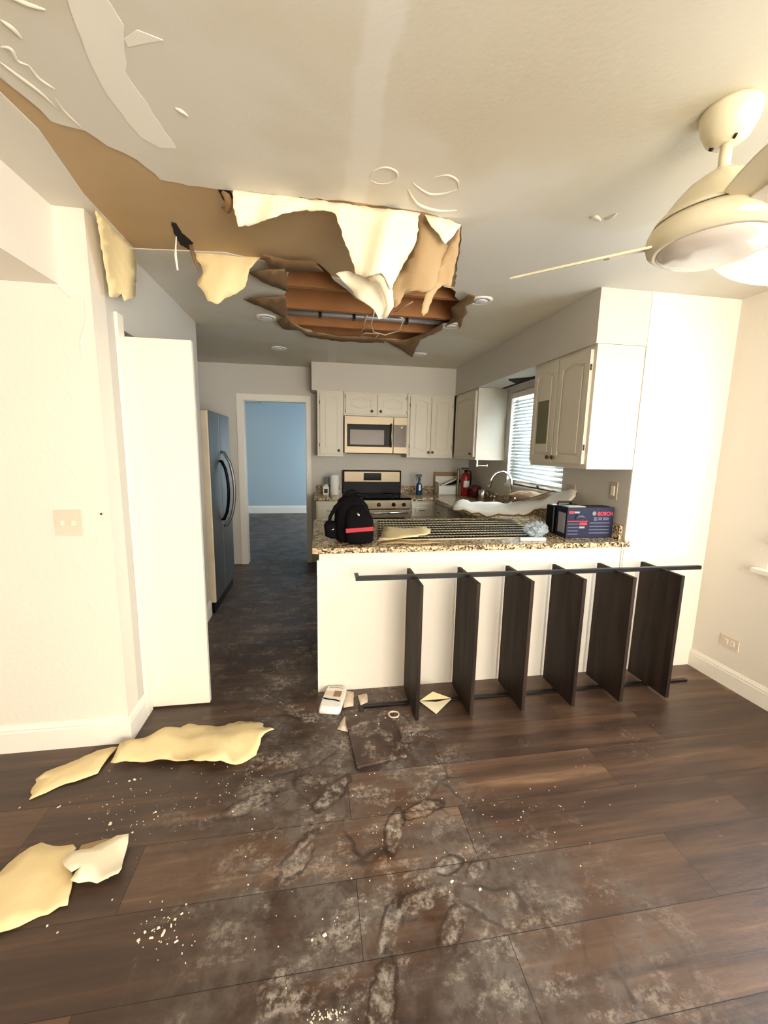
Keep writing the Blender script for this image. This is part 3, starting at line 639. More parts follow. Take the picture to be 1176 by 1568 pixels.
# peninsula
t = thing('peninsula', 'cream painted kitchen peninsula base facing the dining area', 'counter base', (0, YS, 0))
MB().box(0, XK, 0, .11, 0, BH).build('knee_wall', 'wall', t)
b = MB().box(.012, 1.35, .111, .80, .1, BH).box(.012, 1.35, .111, .74, 0, .1); b.build('cabinet_body', 'cab', t)
MB().box(-.012, 0, -.004, .016, 0, BH-.05).build('corner_trim', 'trim', t)
MB().box(1.963, 1.969, -.003, 0, .0, BH).build('seam_strip', 'kplate', t)
# countertops
outer = [(-.04, 2.262), (1.985, 2.262), (1.985, 2.318), (1.975, 2.32), (1.975, 5.19), (1.052, 5.19), (1.052, 4.565), (1.335, 4.565), (1.335, 3.20), (-.04, 3.20)]
sx0, sx1, sy0, sy1 = 1.46, 1.84, 3.42, 4.10
def rrect(x0, x1, y0, y1, r, n=5):
    P = []
    for cx, cy, a0 in ((x1-r, y1-r, 0), (x0+r, y1-r, 90), (x0+r, y0+r, 180), (x1-r, y0+r, 270)):
        for k in range(n+1): a = math.radians(a0+90*k/n); P.append((cx+r*math.cos(a), cy+r*math.sin(a)))
    return P
ct = thing('countertop', 'speckled tan granite countertop covering the peninsula and the sink run', 'countertop', (1, 3, BH+.001))
MB().plate(outer, [rrect(sx0, sx1, sy0, sy1, .06)], lambda u, v, w: Vector((u-1, v-3, w)), .034).build('slab', 'granite', ct, bevel=.004)
MB().box(-.0+1.30, 1.97, 5.17, 5.194, 0, .12).box(1.052, 1.30, 5.17, 5.194, 0, .12).box(1.952, 1.976, 2.335, 5.17, .035, .13).build('backsplash', 'granite', ct, org=None)
bs = bpy.data.objects['backsplash']; bs.data.transform(Matrix.Translation((-1, -3, 0)))
ct2 = thing('countertop', 'short speckled granite countertop left of the stove', 'countertop', (-.05, 4.565, BH+.001))
MB().box(0, .342, 0, .62, 0, .034).build('slab', 'granite', ct2, bevel=.004)
MB().box(0.02, .342, .60, .625, .034, .13).build('backsplash', 'granite', ct2)
CT = BH+.035
# sink
t = thing('sink', 'stainless undermount kitchen sink below the window', 'sink', ((sx0+sx1)/2, (sy0+sy1)/2, .70))
b = MB(); A = rrect(sx0-1.65-.006, sx1-1.65+.006, sy0-3.76-.006, sy1-3.76+.006, .06); B_ = rrect(sx0-1.65+.02, sx1-1.65-.02, sy0-3.76+.02, sy1-3.76-.02, .06)
va = [b.bm.verts.new((x, y, .183)) for x, y in A]; vb = [b.bm.verts.new((x, y, .01)) for x, y in B_]; n = len(va)
for i in range(n): b.face([va[i], va[(i+1) % n], vb[(i+1) % n], vb[i]], 0, True)
b.face(vb); b.build('basin', 'steel', t, thick=.003)
MB().lathe([(.04, .012), (.04, .016), (.02, .014), (.001, .012)], seg=20).build('drain', 'chrome', t)
t = thing('faucet', 'curved gooseneck chrome kitchen faucet under the window', 'faucet', (1.89, 3.76, CT))
MB().lathe([(.028, 0), (.028, .006), (.02, .02), (.016, .05), (.014, .06)], seg=20).build('base', 'chrome', t)
P = [(0, 0, .05), (0, 0, .25)]
for k in range(1, 11): a = PI*k/11; P.append((-.10+.10*math.cos(a), .0+.05*(k/11), .25+.11*math.sin(a)))
P.append((-.21, .055, .20))
MB().tube(P, [.012]*(len(P)-2)+[.014, .019], 12).build('spout', 'chrome', t)
MB().tube([(.0, -.02, .05), (.0, -.06, .075), (-.0, -.09, .11)], [.009, .007, .006], 8).build('lever', 'chrome', t)
t = thing('soap_dispenser', 'small chrome soap dispenser left of the faucet on the counter', 'soap dispenser', (1.88, 4.12, CT))
MB().lathe([(.018, 0), (.016, .012), (.009, .02), (.009, .06), (.013, .065), (.011, .08), (.002, .083)], seg=16).build('body', 'chrome', t)
MB().tube([(0, 0, .075), (-.035, -.01, .082), (-.055, -.015, .07)], .005, 8).build('nozzle', 'chrome', t)

# ================================================================ BLINDS
t = thing('window_blind', 'white slatted venetian blind in the kitchen window', 'blind', (XK+.03, (WY0+WY1)/2, WZ0))
MB().box(-.03, .03, -.49, .49, .875, .925).build('headrail', 'trim', t)
for k in range(24):
    z = .085+.033*k
    b = MB(); til = math.radians(48)
    dz, dx = .023*math.sin(til), .023*math.cos(til)
    ya, yb = -.485, .485
    drop = .0 if k > 2 else -.012*(3-k)
    vs = [b.bm.verts.new(q) for q in ((-dx, ya, z-dz+drop), (0, ya, z+.003+drop), (dx, ya, z+dz+drop), (-dx, yb, z-dz), (0, yb, z+.003), (dx, yb, z+dz))]
    b.face([vs[0], vs[1], vs[4], vs[3]], 0, True); b.face([vs[1], vs[2], vs[5], vs[4]], 0, True)
    b.build('slat', 'blind', t, thick=.002)
MB().box(-.02, .02, -.485, .485, .03, .05).build('bottom_rail', 'trim', t)
for y in (-.38, 0, .38): MB().tube([(-.022, y, .04), (-.022, y, .88)], .0015, 5).build('ladder_cord', 'paper', t)
# flat black piece painting the shade inside a soffit tear over the window
pl = [tuple(az(x, y, 2.129).xy) for x, y in ((764, 596), (790, 587), (780, 583), (778, 580), (795, 579), (815, 577), (835, 571), (832, 575), (800, 586), (768, 597))]
MB().plate(pl, [], lambda u, v, w: Vector((u, v, 2.1275+w)), .002).build('split', 'hole_shade', bpy.data.objects['wall_soffit_right'])

# ================================================================ MICROWAVE
t = thing('microwave', 'stainless over-the-range microwave with dark glass door', 'microwave', (.30, 4.80, 1.425))
MB().box(0, .745, .015, .395, 0, .425).build('body', 'black', t, bevel=.003)
MB().box(.02, .725, .0, .015, -.008, .0).build('vent_grille', 'black', t)
d = MB().box(0, .575, 0, .015, .0, .425).build('door', 'steel', t, bevel=.003)
MB().box(.03, .545, -.004, .0, .075, .335).build('door_glass', 'glassblk', d, bevel=.002)
MB().box(.065, .465, -.0055, -.004, .10, .27).build('window', 'mwglass', d)
hd = MB().tube([(.548, -.0, .08), (.548, -.03, .09), (.548, -.038, .20), (.548, -.03, .33), (.548, 0, .34)], .012, 10).build('handle', 'steel', d)
cp = MB().box(.58, .745, 0, .015, 0, .425).build('control_panel', 'steel', t, bevel=.003)
MB().box(.58, .735, -.004, 0, .075, .335).build('keypad', 'mwglass', cp)
MB().lathe([(.012, -.004), (.012, -.010), (.001, -.011)], (.675, 0, .305), 16, axis='y').build('button', 'trim', cp)

# ================================================================ RANGE
t = thing('range', 'stainless and black freestanding stove against the back wall', 'stove', (.298, 4.53, 0))
MB().box(0, .752, .03, .655, .06, .90).build('body', 'black', t, bevel=.003)
ck = MB().box(-.0, .752, .0, .60, .90, .925).build('cooktop', 'glassblk', t, bevel=.004)
for (x, y, r) in ((.19, .17, .09), (.56, .17, .075), (.19, .43, .075), (.56, .43, .09)):
    MB().lathe([(r, .926), (r, .928), (r-.012, .928), (r-.012, .926)], (x, y, 0), 28).build('burner', 'dsteel', ck)
bgd = MB().box(0, .752, .585, .655, .90, 1.205).build('backguard', 'black', t, bevel=.008)
MB().box(.02, .732, .578, .585, 1.06, 1.19).build('control_strip', 'steel', bgd, bevel=.003)
dp = MB().box(.265, .49, .572, .578, 1.08, 1.175).build('display', 'glassblk', bgd)
fp = MB().box(0, .752, -.005, .03, .80, .90).build('knob_panel', 'steel', t, bevel=.004)
for x in (.08, .20, .38, .55, .67):
    MB().lathe([(.024, -.005), (.022, -.02), (.019, -.034), (.001, -.036)], (x, 0, .85), 18, axis='y').build('knob', 'black' if x == .55 else 'rack', fp)
dr = MB().box(0, .752, -.004, .03, .22, .79).build('oven_door', 'steel', t, bevel=.004)
MB().box(.07, .682, -.008, -.004, .34, .70).build('oven_window', 'glassblk', dr)
MB().tube([(.04, -.004, .755), (.045, -.045, .76), (.375, -.05, .76), (.707, -.045, .76), (.712, -.004, .755)], .012, 10).build('handle', 'chrome', dr)
MB().box(0, .752, 0, .03, .07, .21).build('drawer', 'steel', t, bevel=.003)

# ================================================================ FRIDGE
t = thing('refrigerator', 'dark stainless side-by-side refrigerator in the left alcove', 'refrigerator', (-.90, 3.62, 0), PI/2)
MB().box(0, .80, .075, .74, .03, 1.76).build('body', 'black', t, bevel=.004)
MB().box(0.01, .79, .02, .07, .0, .09).build('base_grille', 'black', t)
for x0, x1, hx, nm in ((.0, .365, .325, 0), (.372, .80, .42, 1)):
    d = MB().box(x0, x1, 0, .07, .10, 1.775, 0).build('door', ['dsteel', 'gasket'], t, bevel=.012)
    if nm == 0:
        for p_ in d.data.polygons:
            if abs(p_.normal.x) > .9 and p_.center.x < .01: p_.material_index = 1
    zs = (.72, 1.42) if nm else (.80, 1.34)
    bow = .085 if nm else .05
    P = [(hx, -.0, zs[0])]+[(hx, -.02-bow*math.sin(PI*k/8)**.6, zs[0]+(zs[1]-zs[0])*k/8) for k in range(9)]+[(hx, 0, zs[1])]
    MB().tube(P, .014, 10).build('handle', 'dsteel' if nm else 'glassblk', d)

# ================================================================ COUNTER ITEMS
# back-left
t = thing('paper_towel_roll', 'white paper towel roll standing left of the stove', 'paper towels', (.19, 4.93, CT))
MB().lathe([(.05, 0), (.052, .003), (.052, .235), (.05, .24), (.02, .24), (.02, .235)], seg=28).build('roll', 'paper', t)
MB().lathe([(.019, .232), (.019, .238), (.001, .238)], seg=16).build('core', 'card', t)
t = thing('jar', 'small white jar with dark label beside the paper towel roll', 'jar', (.085, 4.93, CT))
MB().box(-.035, .035, -.03, .03, 0, .10).build('body', 'paper', t, bevel=.008)
MB().box(-.022, .022, -.032, -.030, .02, .07).build('label', 'rack', t)
MB().lathe([(.028, .10), (.028, .125), (.001, .125)], seg=20).build('lid', 'plate', t)
tag(MB().lathe([(.03, 0), (.033, .01), (.033, .2), (.03, .2), (.03, .01)], (0, 0, 0), 24).build('clear_container', 'plastic', org=(0, 0, 0)), 'tall clear plastic tube behind the white jar', 'container').location = (.10, 5.05, CT)
# spray bottle
t = thing('spray_bottle', 'blue spray bottle standing right of the stove', 'spray bottle', (1.235, 4.90, CT))
MB().lathe([(.034, 0), (.038, .01), (.038, .10), (.034, .13), (.016, .165), (.014, .185)], seg=24).build('bottle', 'bluep', t)
MB().lathe([(.018, .183), (.018, .2), (.012, .215), (.012, .23)], seg=16).box(-.045, .03, -.014, .014, .225, .255).box(-.052, -.045, -.008, .008, .232, .248).build('trigger_head', 'navy', t, bevel=.003)
MB().tube([(-.018, 0, .225), (-.034, 0, .195), (-.03, 0, .17)], .005, 6).build('trigger', 'navy', t)
MB().box(-.012, .012, -.0395, -.037, .06, .13).build('label', 'paper', t)
# open white carton
t = thing('open_box', 'open white carton with lid raised in the back corner', 'box', (1.655, 5.02, CT), -.05)
b = MB().box(-.15, .15, -.10, -.095, 0, .11).box(-.15, .15, .095, .10, 0, .22).box(-.15, -.145, -.095, .095, 0, .15).box(.145, .15, -.095, .095, 0, .15).box(-.15, .15, -.1, .1, 0, .004)
b.build('tray', 'paper', t)
MB().box(-.165, .17, .102, .106, 0, .27).build('back_panel', 'card', t)
Mx = Matrix.Translation((-.06, -.02, .125)) @ Matrix.Rotation(-.42, 4, 'Y')
MB().box(-.09, .2, -.06, .06, 0, .012, M=Mx).build('flap', 'paper', t)
MB().tube([(-.05, -.06, .12), (.03, -.07, .145), (.12, -.07, .185)], [.006, .022, .03], 10).build('black_tool', 'black', t)
# extinguisher
t = thing('fire_extinguisher', 'red fire extinguisher with black valve on the corner counter', 'fire extinguisher', (1.80, 4.80, CT))
MB().lathe([(.05, 0), (.054, .008), (.054, .23), (.048, .265), (.03, .285), (.018, .29)], seg=32).build('cylinder', 'redpaint', t)
MB().lathe([(.018, .29), (.02, .30), (.02, .32), (.012, .325)], seg=16).box(-.06, .03, -.012, .012, .335, .348).box(-.055, .02, -.01, .01, .318, .326).build('valve', 'black', t)
MB().tube([(.02, 0, .315), (.06, 0, .30), (.068, 0, .22), (.064, 0, .12)], .009, 8).build('hose', 'black', t)
lb = MB(); 
for k in range(9):
    a0, a1 = math.radians(225+10*k), math.radians(235+10*k); v = [lb.bm.verts.new((.0548*math.cos(a), .0548*math.sin(a), z)) for a, z in ((a0, .11), (a1, .11), (a1, .19), (a0, .19))]; lb.face(v, 0, True)
lb.build('label', 'paper', t, thick=.001)
t = thing('tall_tube', 'slim silver tube standing left of the fire extinguisher', 'tube', (1.73, 4.88, CT))
MB().lathe([(.014, 0), (.015, .01), (.015, .31), (.012, .33), (.001, .332)], seg=16).build('body', 'steel', t)
t = thing('kettle', 'low dark red pot with side handle beside the fire extinguisher', 'pot', (1.875, 4.66, CT))
MB().lathe([(.055, 0), (.065, .01), (.068, .10), (.06, .135), (.03, .15), (.001, .152)], seg=28).build('body', 'maroon', t)
MB().tube([(-.06, -.01, .09), (-.10, -.02, .10), (-.13, -.025, .095)], .008, 8).build('handle', 'maroon', t)
t = thing('steel_mug', 'shiny steel mug with handle on the counter by the window', 'mug', (1.87, 4.42, CT))
MB().lathe([(.042, 0), (.046, .005), (.046, .11), (.044, .112), (.043, .11), (.042, .01), (.001, .01)], seg=28).build('cup', 'chrome', t)
MB().tube([(.02, -.042, .09), (.035, -.07, .085), (.035, -.072, .04), (.02, -.042, .03)], .005, 8).build('handle', 'chrome', t)
t = thing('paper_towel_holder', 'wall cabinet mounted paper towel holder without a roll', 'holder', (1.74, 4.15, UZ))
MB().box(-.07, -.055, 0, .014, -.07, 0).build('bracket', 'trim', t); MB().tube([(-.06, .007, -.06), (.05, .007, -.06)], .005, 8).tube([(.04, .007, -.06), (.055, .007, -.06)], .013, 10).build('rod', 'trim', t)

# drywall slab draped over the sink run
b = MB(); cl = [(1.22, 3.50, .955), (1.33, 3.36, .945), (1.46, 3.23, .945), (1.58, 3.10, .965), (1.69, 2.98, 1.005), (1.80, 2.86, 1.065), (1.90, 2.74, 1.13)]
cl = [Vector(p) for p in cl]; L = []; N = 24
for i in range(N+1):
    u = i/N*(len(cl)-1); k = min(int(u), len(cl)-2); c = cl[k].lerp(cl[k+1], u-k)+Vector((0, 0, .035)); wd_ = .100+.012*math.sin(i*1.7)+random.uniform(-.010, .010)
    if i == 0: wd_ = .02
    if i == N: wd_ = .04
    sd = Vector((.60, .66, .34+.16*i/N))
    L.append([b.bm.verts.new(c + sd*wd_*s + Vector((random.uniform(-.004, .004), 0, .007*math.sin(i*.9+s*2)+random.uniform(-.003, .003)))) for s in (-1, -.5, 0, .5, 1)])
for A, B in zip(L, L[1:]):
    for k in range(4): b.face([A[k], A[k+1], B[k+1], B[k]], 0, True)
tag(b.build('fallen_plasterboard', ['drywall', 'dark_paper'], thick=.016, org=(1.55, 3.1, .96)), 'long curved piece of fallen drywall lying across the sink counter', 'drywall piece')
b = MB(); tag(sheet(jag([(1.58, 3.30), (1.68, 3.24), (1.80, 3.12), (1.86, 2.98), (1.80, 2.96), (1.70, 3.06), (1.60, 3.18)], .008, .03), lambda x, y: Vector((x, y, 1.095+.3*(x-1.6)+.02*math.sin(y*20))), .04, .008, 'paper_scrap', 'dark_paper', org=(1.7, 3.1, 1.03)), 'brown torn paper backing lying on the fallen drywall piece', 'torn paper')

for md in bpy.data.objects['fallen_plasterboard'].modifiers: md.material_offset_rim = 1; md.offset = -1
# backpack
t = thing('backpack', 'black backpack with a red stripe standing on the peninsula counter', 'backpack', (.205, 2.42, CT), .06); t.scale = (1, 1, .93)
def loft(b, secs, n=20, e=3.2, mi=0):
    rings = []
    for (cx, cy, z, hx, hy) in secs:
        r = []
        for k in range(n):
            a = 2*PI*k/n; c, s = math.cos(a), math.sin(a)
            r.append(b.bm.verts.new((cx+hx*math.copysign(abs(c)**(2/e), c), cy+hy*math.copysign(abs(s)**(2/e), s), z)))
        rings.append(r)
    for A, B in zip(rings, rings[1:]):
        for k in range(n): b.face([A[k], A[(k+1) % n], B[(k+1) % n], B[k]], mi, True)
    b.face(rings[0][::-1], mi); b.face(rings[-1], mi)
    return b
loft(MB(), [(0, .03, 0, .085, .055), (0, .03, .015, .105, .075), (0, .03, .10, .112, .08), (0, .03, .18, .108, .08), (-.004, .03, .24, .095, .07), (-.008, .035, .28, .07, .05), (-.01, .04, .30, .035, .025)]).build('main_compartment', 'fabric', t)
fpk = loft(MB(), [(.03, -.065, 0.004, .065, .02), (.03, -.068, .02, .082, .036), (.03, -.068, .12, .085, .038), (.028, -.06, .17, .08, .034), (.02, -.045, .215, .06, .025), (.015, -.03, .245, .035, .015)]).build('front_pocket', 'fabric', t)
MB().box(-.052, .112, -.1085, -.104, .085, .112, M=Matrix.Rotation(-.06, 4, 'Y')).build('red_stripe', 'red', fpk, bevel=.002)
loft(MB(), [(-.12, .0, .03, .02, .03), (-.135, 0, .045, .035, .045), (-.14, 0, .11, .036, .045), (-.135, 0, .135, .03, .035)]).build('side_pouch', 'fabric', t)
MB().tube([(-.07, .0, .26), (-.105, -.01, .235), (-.14, -.02, .17), (-.145, -.02, .13)], [.014, .014, .012, .01], 8).build('shoulder_strap', 'fabric', t)
MB().tube([(-.045, .03, .285), (-.035, .03, .325), (0, .03, .335), (.025, .03, .32), (.03, .03, .285)], .008, 8).build('grab_handle', 'fabric', t)
MB().tube([(.012, -.088, .205), (.022, -.098, .185)], [.008, .006], 8).build('zipper_pull', 'chrome', t)
MB().tube([(-.135, -.048, .09), (-.12, -.05, .098)], .004, 6).build('buckle', 'chrome', t)

# metal strips
Y0 = [2.46, 2.545, 2.625, 2.705, 2.79, 2.875, 2.96, 3.05]
ords = ['nearest the counter front', 'second from the counter front', 'third from the counter front', 'fourth from the counter front', 'fifth from the counter front', 'sixth from the counter front', 'seventh from the counter front', 'farthest from the counter front']
for i, y in enumerate(Y0):
    x0 = .36+.012*i; L_ = 1.07+.012*i
    t = thing('metal_strip', 'long slotted steel strip on the granite peninsula, '+ords[i], 'metal strip', (x0, y, CT), random.uniform(-.006, .006), 'slotted steel strips on the peninsula')
    MB().box(0, L_, -.030, .030, 0, .003).build('channel', 'strip', t)
    for yy in (-.031, .027): MB().box(0, L_, yy, yy+.006, .0, .005).build('flange', 'galv', t)
    b = MB(); k = 0
    while .01+k*.024 < L_-.02: b.box(.008+k*.024, .022+k*.024, -.016, .022, .003, .009); k += 1
    b.build('slot_row', 'black', t)
# yellow sheet, scraps on the counter
tag(sheet(jag([(.37, 2.43), (.36, 2.37), (.60, 2.385), (.63, 2.45), (.72, 2.52), (.745, 2.60), (.72, 2.70), (.55, 2.72), (.45, 2.72)], .006, .03), lambda x, y: Vector((x, y, CT+.026+.006*math.sin(x*20+y*9))), .05, .003, 'ceiling_scrap', 'yflap', org=(.55, 2.55, CT)), 'flat yellow scrap of ceiling skin on the metal strips beside the backpack', 'ceiling scrap')
tag(sheet(jag([(.36, 2.33), (.66, 2.30), (.76, 2.31), (.66, 2.39), (.50, 2.40), (.38, 2.40)], .005, .03), lambda x, y: Vector((x, y, CT+.005+.003*math.sin(x*30))), .05, .002, 'paper_scrap', 'brown_paper', org=(.55, 2.35, CT)), 'tan paper scrap on the counter edge in front of the yellow scrap', 'paper scrap')
tag(MB().box(-.085, .085, -.014, .014, 0, .018, M=Matrix.Rotation(-.08, 4, 'Z')).build('foam_strip', 'trim', org=(0, 0, 0), bevel=.003), 'short white strip lying on the counter in front of the plastic bag', 'strip').location = (1.355, 2.36, CT)
# crumpled bag
b = MB(); bmesh.ops.create_icosphere(b.bm, subdivisions=4, radius=1)
for v in b.bm.verts:
    c = v.co.copy(); n_ = noise.noise(c*2.2)*.25+abs(noise.noise(c*4))*.18-.12
    v.co = Vector((c.x*.085, c.y*.07, max(-.9, c.z)*.055+.05))*(1+n_)
    v.co.z = max(.001, v.co.z)
bg_ = b.build('plastic_bag', 'plastic'); bg_.location = (1.44, 2.47, CT); tag(bg_, 'crumpled clear plastic bag beside the navy carton', 'plastic bag')
# Bosch carton
def text(body, size, loc, rot, m, parent, name, bold=.0):
    cu = bpy.data.curves.new(name, 'FONT'); cu.body = body; cu.size = size; cu.extrude = .0006; cu.offset = bold; cu.align_x = 'LEFT'
    tmp = bpy.data.objects.new(name, cu); C.objects.link(tmp)
    bpy.context.view_layer.update()
    me = bpy.data.meshes.new_from_object(tmp.evaluated_get(bpy.context.evaluated_depsgraph_get()))
    bpy.data.objects.remove(tmp); me.materials.clear(); me.materials.append(M_[m])
    o = bpy.data.objects.new(name, me); C.objects.link(o); o.parent = parent; o.location = loc; o.rotation_euler = rot; return o
t = thing('tool_carton', 'navy tool carton with red lettering at the right end of the peninsula', 'carton', (1.612, 2.40, CT), -.02)
MB().box(0, .335, 0, .13, 0, .205).build('box', 'boxart', t, bevel=.002)
text('BOSCH', .034, (.215, -.0008, .152), (PI/2, 0, 0), 'boxred', t, 'lettering', .0009)
b = MB(); 
cx, cz = .192, .165
for r0, r1 in ((.0135, .011),):
    b.lathe([(r0, -.0005), (r0, -.0015), (r1, -.0015), (r1, -.0005)], (cx, 0, cz), 24, axis='y')
b.box(cx-.006, cx-.0035, -.0016, -.0004, cz-.006, cz+.006).box(cx+.0035, cx+.006, -.0016, -.0004, cz-.006, cz+.006).box(cx-.0035, cx+.0035, -.0016, -.0004, cz-.0012, cz+.0012)
b.build('logo', 'boxgrey', t)
MB().box(.012, .046, -.0012, 0, .165, .181).box(.005, .15, -.0012, 0, .112, .115).box(.092, .145, -.0012, 0, .088, .104).build('red_print', 'boxred', t)
MB().box(.05, .085, -.0012, 0, .167, .178).box(.092, .13, -.0012, 0, .066, .078).build('grey_print', 'boxgrey', t)
b = MB().box(.192, .215, -.0012, 0, .115, .14).box(.225, .25, -.0012, 0, .12, .138).box(.258, .30, -.0012, 0, .12, .138)
for z in (.098, .075, .052, .03): b.box(.165, .31, -.0012, 0, z, z+.007)
b.build('right_print', 'boxdim', t); b = MB()
for z in (.098, .075, .052, .03): b.box(.01, .085, -.0012, 0, z-.006, z)
b.build('left_print', 'boxdim', t)
MB().tube([(.06, -.004, .135), (.075, -.008, .148), (.10, -.008, .148), (.125, -.004, .135)], [.006, .010, .010, .006], 8).build('tool_picture', 'boxdim', t)
MB().box(-.0015, 0, .02, .10, .03, .165).build('side_label', 'boxgrey', t)
MB().box(.02, .14, .02, .10, .205, .208).build('top_scrap', 'paper', t)
t = thing('tool_case', 'black case standing behind the left end of the navy carton', 'case', (1.60, 2.548, CT))
MB().box(0, .22, 0, .09, 0, .20).build('shell', 'black', t, bevel=.012)
MB().tube([(.06, .045, .198), (.065, .045, .218), (.155, .045, .218), (.16, .045, .198)], .008, 8).build('handle', 'rack', t)

# ================================================================ SHELF RACK
t = thing('shelf_rack', 'dark wood six-board rack with black metal rails standing against the peninsula', 'shelf rack', (0, 2.12, 0))
bx = [.525, .838, 1.148, 1.462, 1.775, 2.09]
for x in bx:
    MB().box(x-.011, x+.011, -.160, .150, 0.012, .785).build('board', 'board', t, bevel=.0015)
rl = MB().box(.195, 2.37, -.012, .012, .770, .794); rl.box(.195, .217, .012, .085, .776, .788); rl.build('rail', 'rack', t, bevel=.001)
MB().box(.22, 2.40, .0, .024, 0.0, .012).box(.22, .245, -.06, .0, 0, .012).build('rail', 'rack', t, bevel=.001)

# ================================================================ FLOOR LITTER
def floor_px(px): return [tuple(az(x, y, 0).xy) for x, y in px]
def litter(name, px, m, label, cat, amp=.015, h=.004, thick=.004, step=.045, jg=.006, fn=None):
    pl = jag(floor_px(px), jg, .022)
    cx = sum(p[0] for p in pl)/len(pl); cy = sum(p[1] for p in pl)/len(pl)
    def f3(x, y):
        z = h + amp*max(0, noise.noise(Vector((x*7, y*7, 3.1)))+.25) + (fn(x-cx, y-cy) if fn else 0)
        return Vector((x, y, max(h, z)))
    return tag(sheet(pl, f3, step, thick, name, m, org=(cx, cy, 0)), label, cat)
litter('ceiling_scrap', [(170, 1173), (184, 1156), (205, 1140), (240, 1135), (262, 1122), (290, 1110), (330, 1114), (385, 1106), (400, 1112), (406, 1124), (420, 1131), (400, 1142), (392, 1160), (370, 1170), (330, 1177), (280, 1172), (230, 1172)], 'yflap', 'large crumpled yellow piece of ceiling skin on the floor by the left wall corner', 'ceiling scrap', amp=.055, fn=lambda x, y: .03*math.exp(-((y+.0)/.05)**2))
litter('ceiling_scrap', [(45, 1226), (55, 1196), (70, 1186), (110, 1168), (150, 1152), (180, 1148), (165, 1165), (150, 1186), (125, 1196), (90, 1206), (70, 1216)], 'yflap', 'narrow yellow piece of ceiling skin left of the large crumpled one', 'ceiling scrap', amp=.02)
litter('ceiling_scrap', [(-30, 1370), (0, 1340), (30, 1313), (64, 1294), (80, 1298), (112, 1296), (117, 1302), (108, 1315), (112, 1345), (104, 1390), (60, 1405), (30, 1422), (0, 1432), (-30, 1440)], 'yflap', 'large flat yellow piece of ceiling skin at the left edge foreground', 'ceiling scrap', amp=.03)
litter('ceiling_scrap', [(97, 1335), (112, 1318), (140, 1310), (165, 1296), (180, 1290), (198, 1289), (190, 1322), (183, 1352), (160, 1358), (150, 1363), (110, 1364), (128, 1342), (112, 1352)], 'flap', 'white creased scrap overlapping the flat yellow piece in the foreground', 'ceiling scrap', amp=.05, h=.02)
litter('paper_scrap', [(118, 1312), (125, 1298), (150, 1291), (182, 1288), (165, 1300), (145, 1312)], 'brown_paper', 'tan paper scrap tucked behind the white creased scrap', 'paper scrap', h=.008)
litter('paper_scrap', [(516, 1118), (529, 1098), (533, 1122)], 'plate', 'small pale triangular scrap beside the loose plank', 'paper scrap', h=.006, jg=.001)
litter('paper_scrap', [(528, 1060), (542, 1062), (541, 1084), (526, 1086)], 'plate', 'small grey-green paper square just right of the white packet', 'paper scrap', h=.008, jg=.001)
litter('paper_scrap', [(548, 1067), (562, 1064), (563, 1078), (552, 1083)], 'plate', 'small pale paper square between the wall and the bottom rail', 'paper scrap', h=.008, jg=.001)
# folded yellow triangle under the rack
t = thing('folded_scrap', 'folded yellow and tan diamond-shaped scrap on the floor under the rack', 'ceiling scrap', tuple(az(667, 1078, 0)))
o0 = az(667, 1078, 0)
pa, pb, pc, pd = az(643, 1074, .02)-o0, az(663, 1060, .05)-o0, az(691, 1070, .02)-o0, az(668, 1093, .003)-o0
b = MB(); v = [b.bm.verts.new(p) for p in (pa, pd, pc, pa.lerp(pc, .5)-Vector((0, .01, .006)))]; b.face([v[0], v[1], v[3]]); b.face([v[1], v[2], v[3]]); b.build('front_fold', 'flap', t, thick=.003)
b = MB(); v = [b.bm.verts.new(p+Vector((0, .006, 0))) for p in (pa, pc, pb)]; b.face(v); b.build('back_fold', 'yflap', t, thick=.003)
# loose plank
P4 = floor_px([(527, 1096), (602, 1092), (623, 1161), (546, 1180)])
tag(MB().plate(P4, [], lambda u, v, w: Vector((u, v, .004+w+.03*max(0, (1.95-v)*.0))), .014).build('loose_plank', 'plank', org=None, bevel=.002), 'broken dusty dark floor plank lifted in front of the peninsula', 'floor plank')
tag(MB().tube([((.030+random.uniform(-.003, .003))*math.cos(PI*k/9), .026*math.sin(PI*k/9), .004) for k in range(19)], [random.uniform(.003, .006) for k in range(19)], 6).build('ring', 'plate', org=(0, 0, 0)), 'pale plaster-caked ring on the loose plank beside the first rack board', 'ring').location = tuple(az(603, 1095, .018))
# white packet
pk = az(510, 1080, 0)
t = thing('packet', 'white printed packet lying on the floor at the peninsula corner', 'packet', (pk.x, pk.y+.02, 0), -.25)
loft(MB(), [(0, 0, 0, .058, .10), (0, 0, .008, .064, .11), (.004, 0, .034, .063, .107), (.004, .003, .046, .056, .098)], e=9).build('wrapper', 'paper', t)
MB().box(-.046, .0, .0, .045, .0462, .0485).build('tan_print', 'plate', t); MB().box(.002, .045, -.004, .05, .0462, .0485).build('brown_print', 'card', t)
MB().tube([(-.05, -.026, .046), (-.02, -.034, .0465), (.02, -.036, .0465), (.05, -.046, .046)], .005, 6).tube([(-.04, .085, .045), (0, .09, .045), (.045, .082, .045)], .0025, 6).build('black_print', 'black', t)
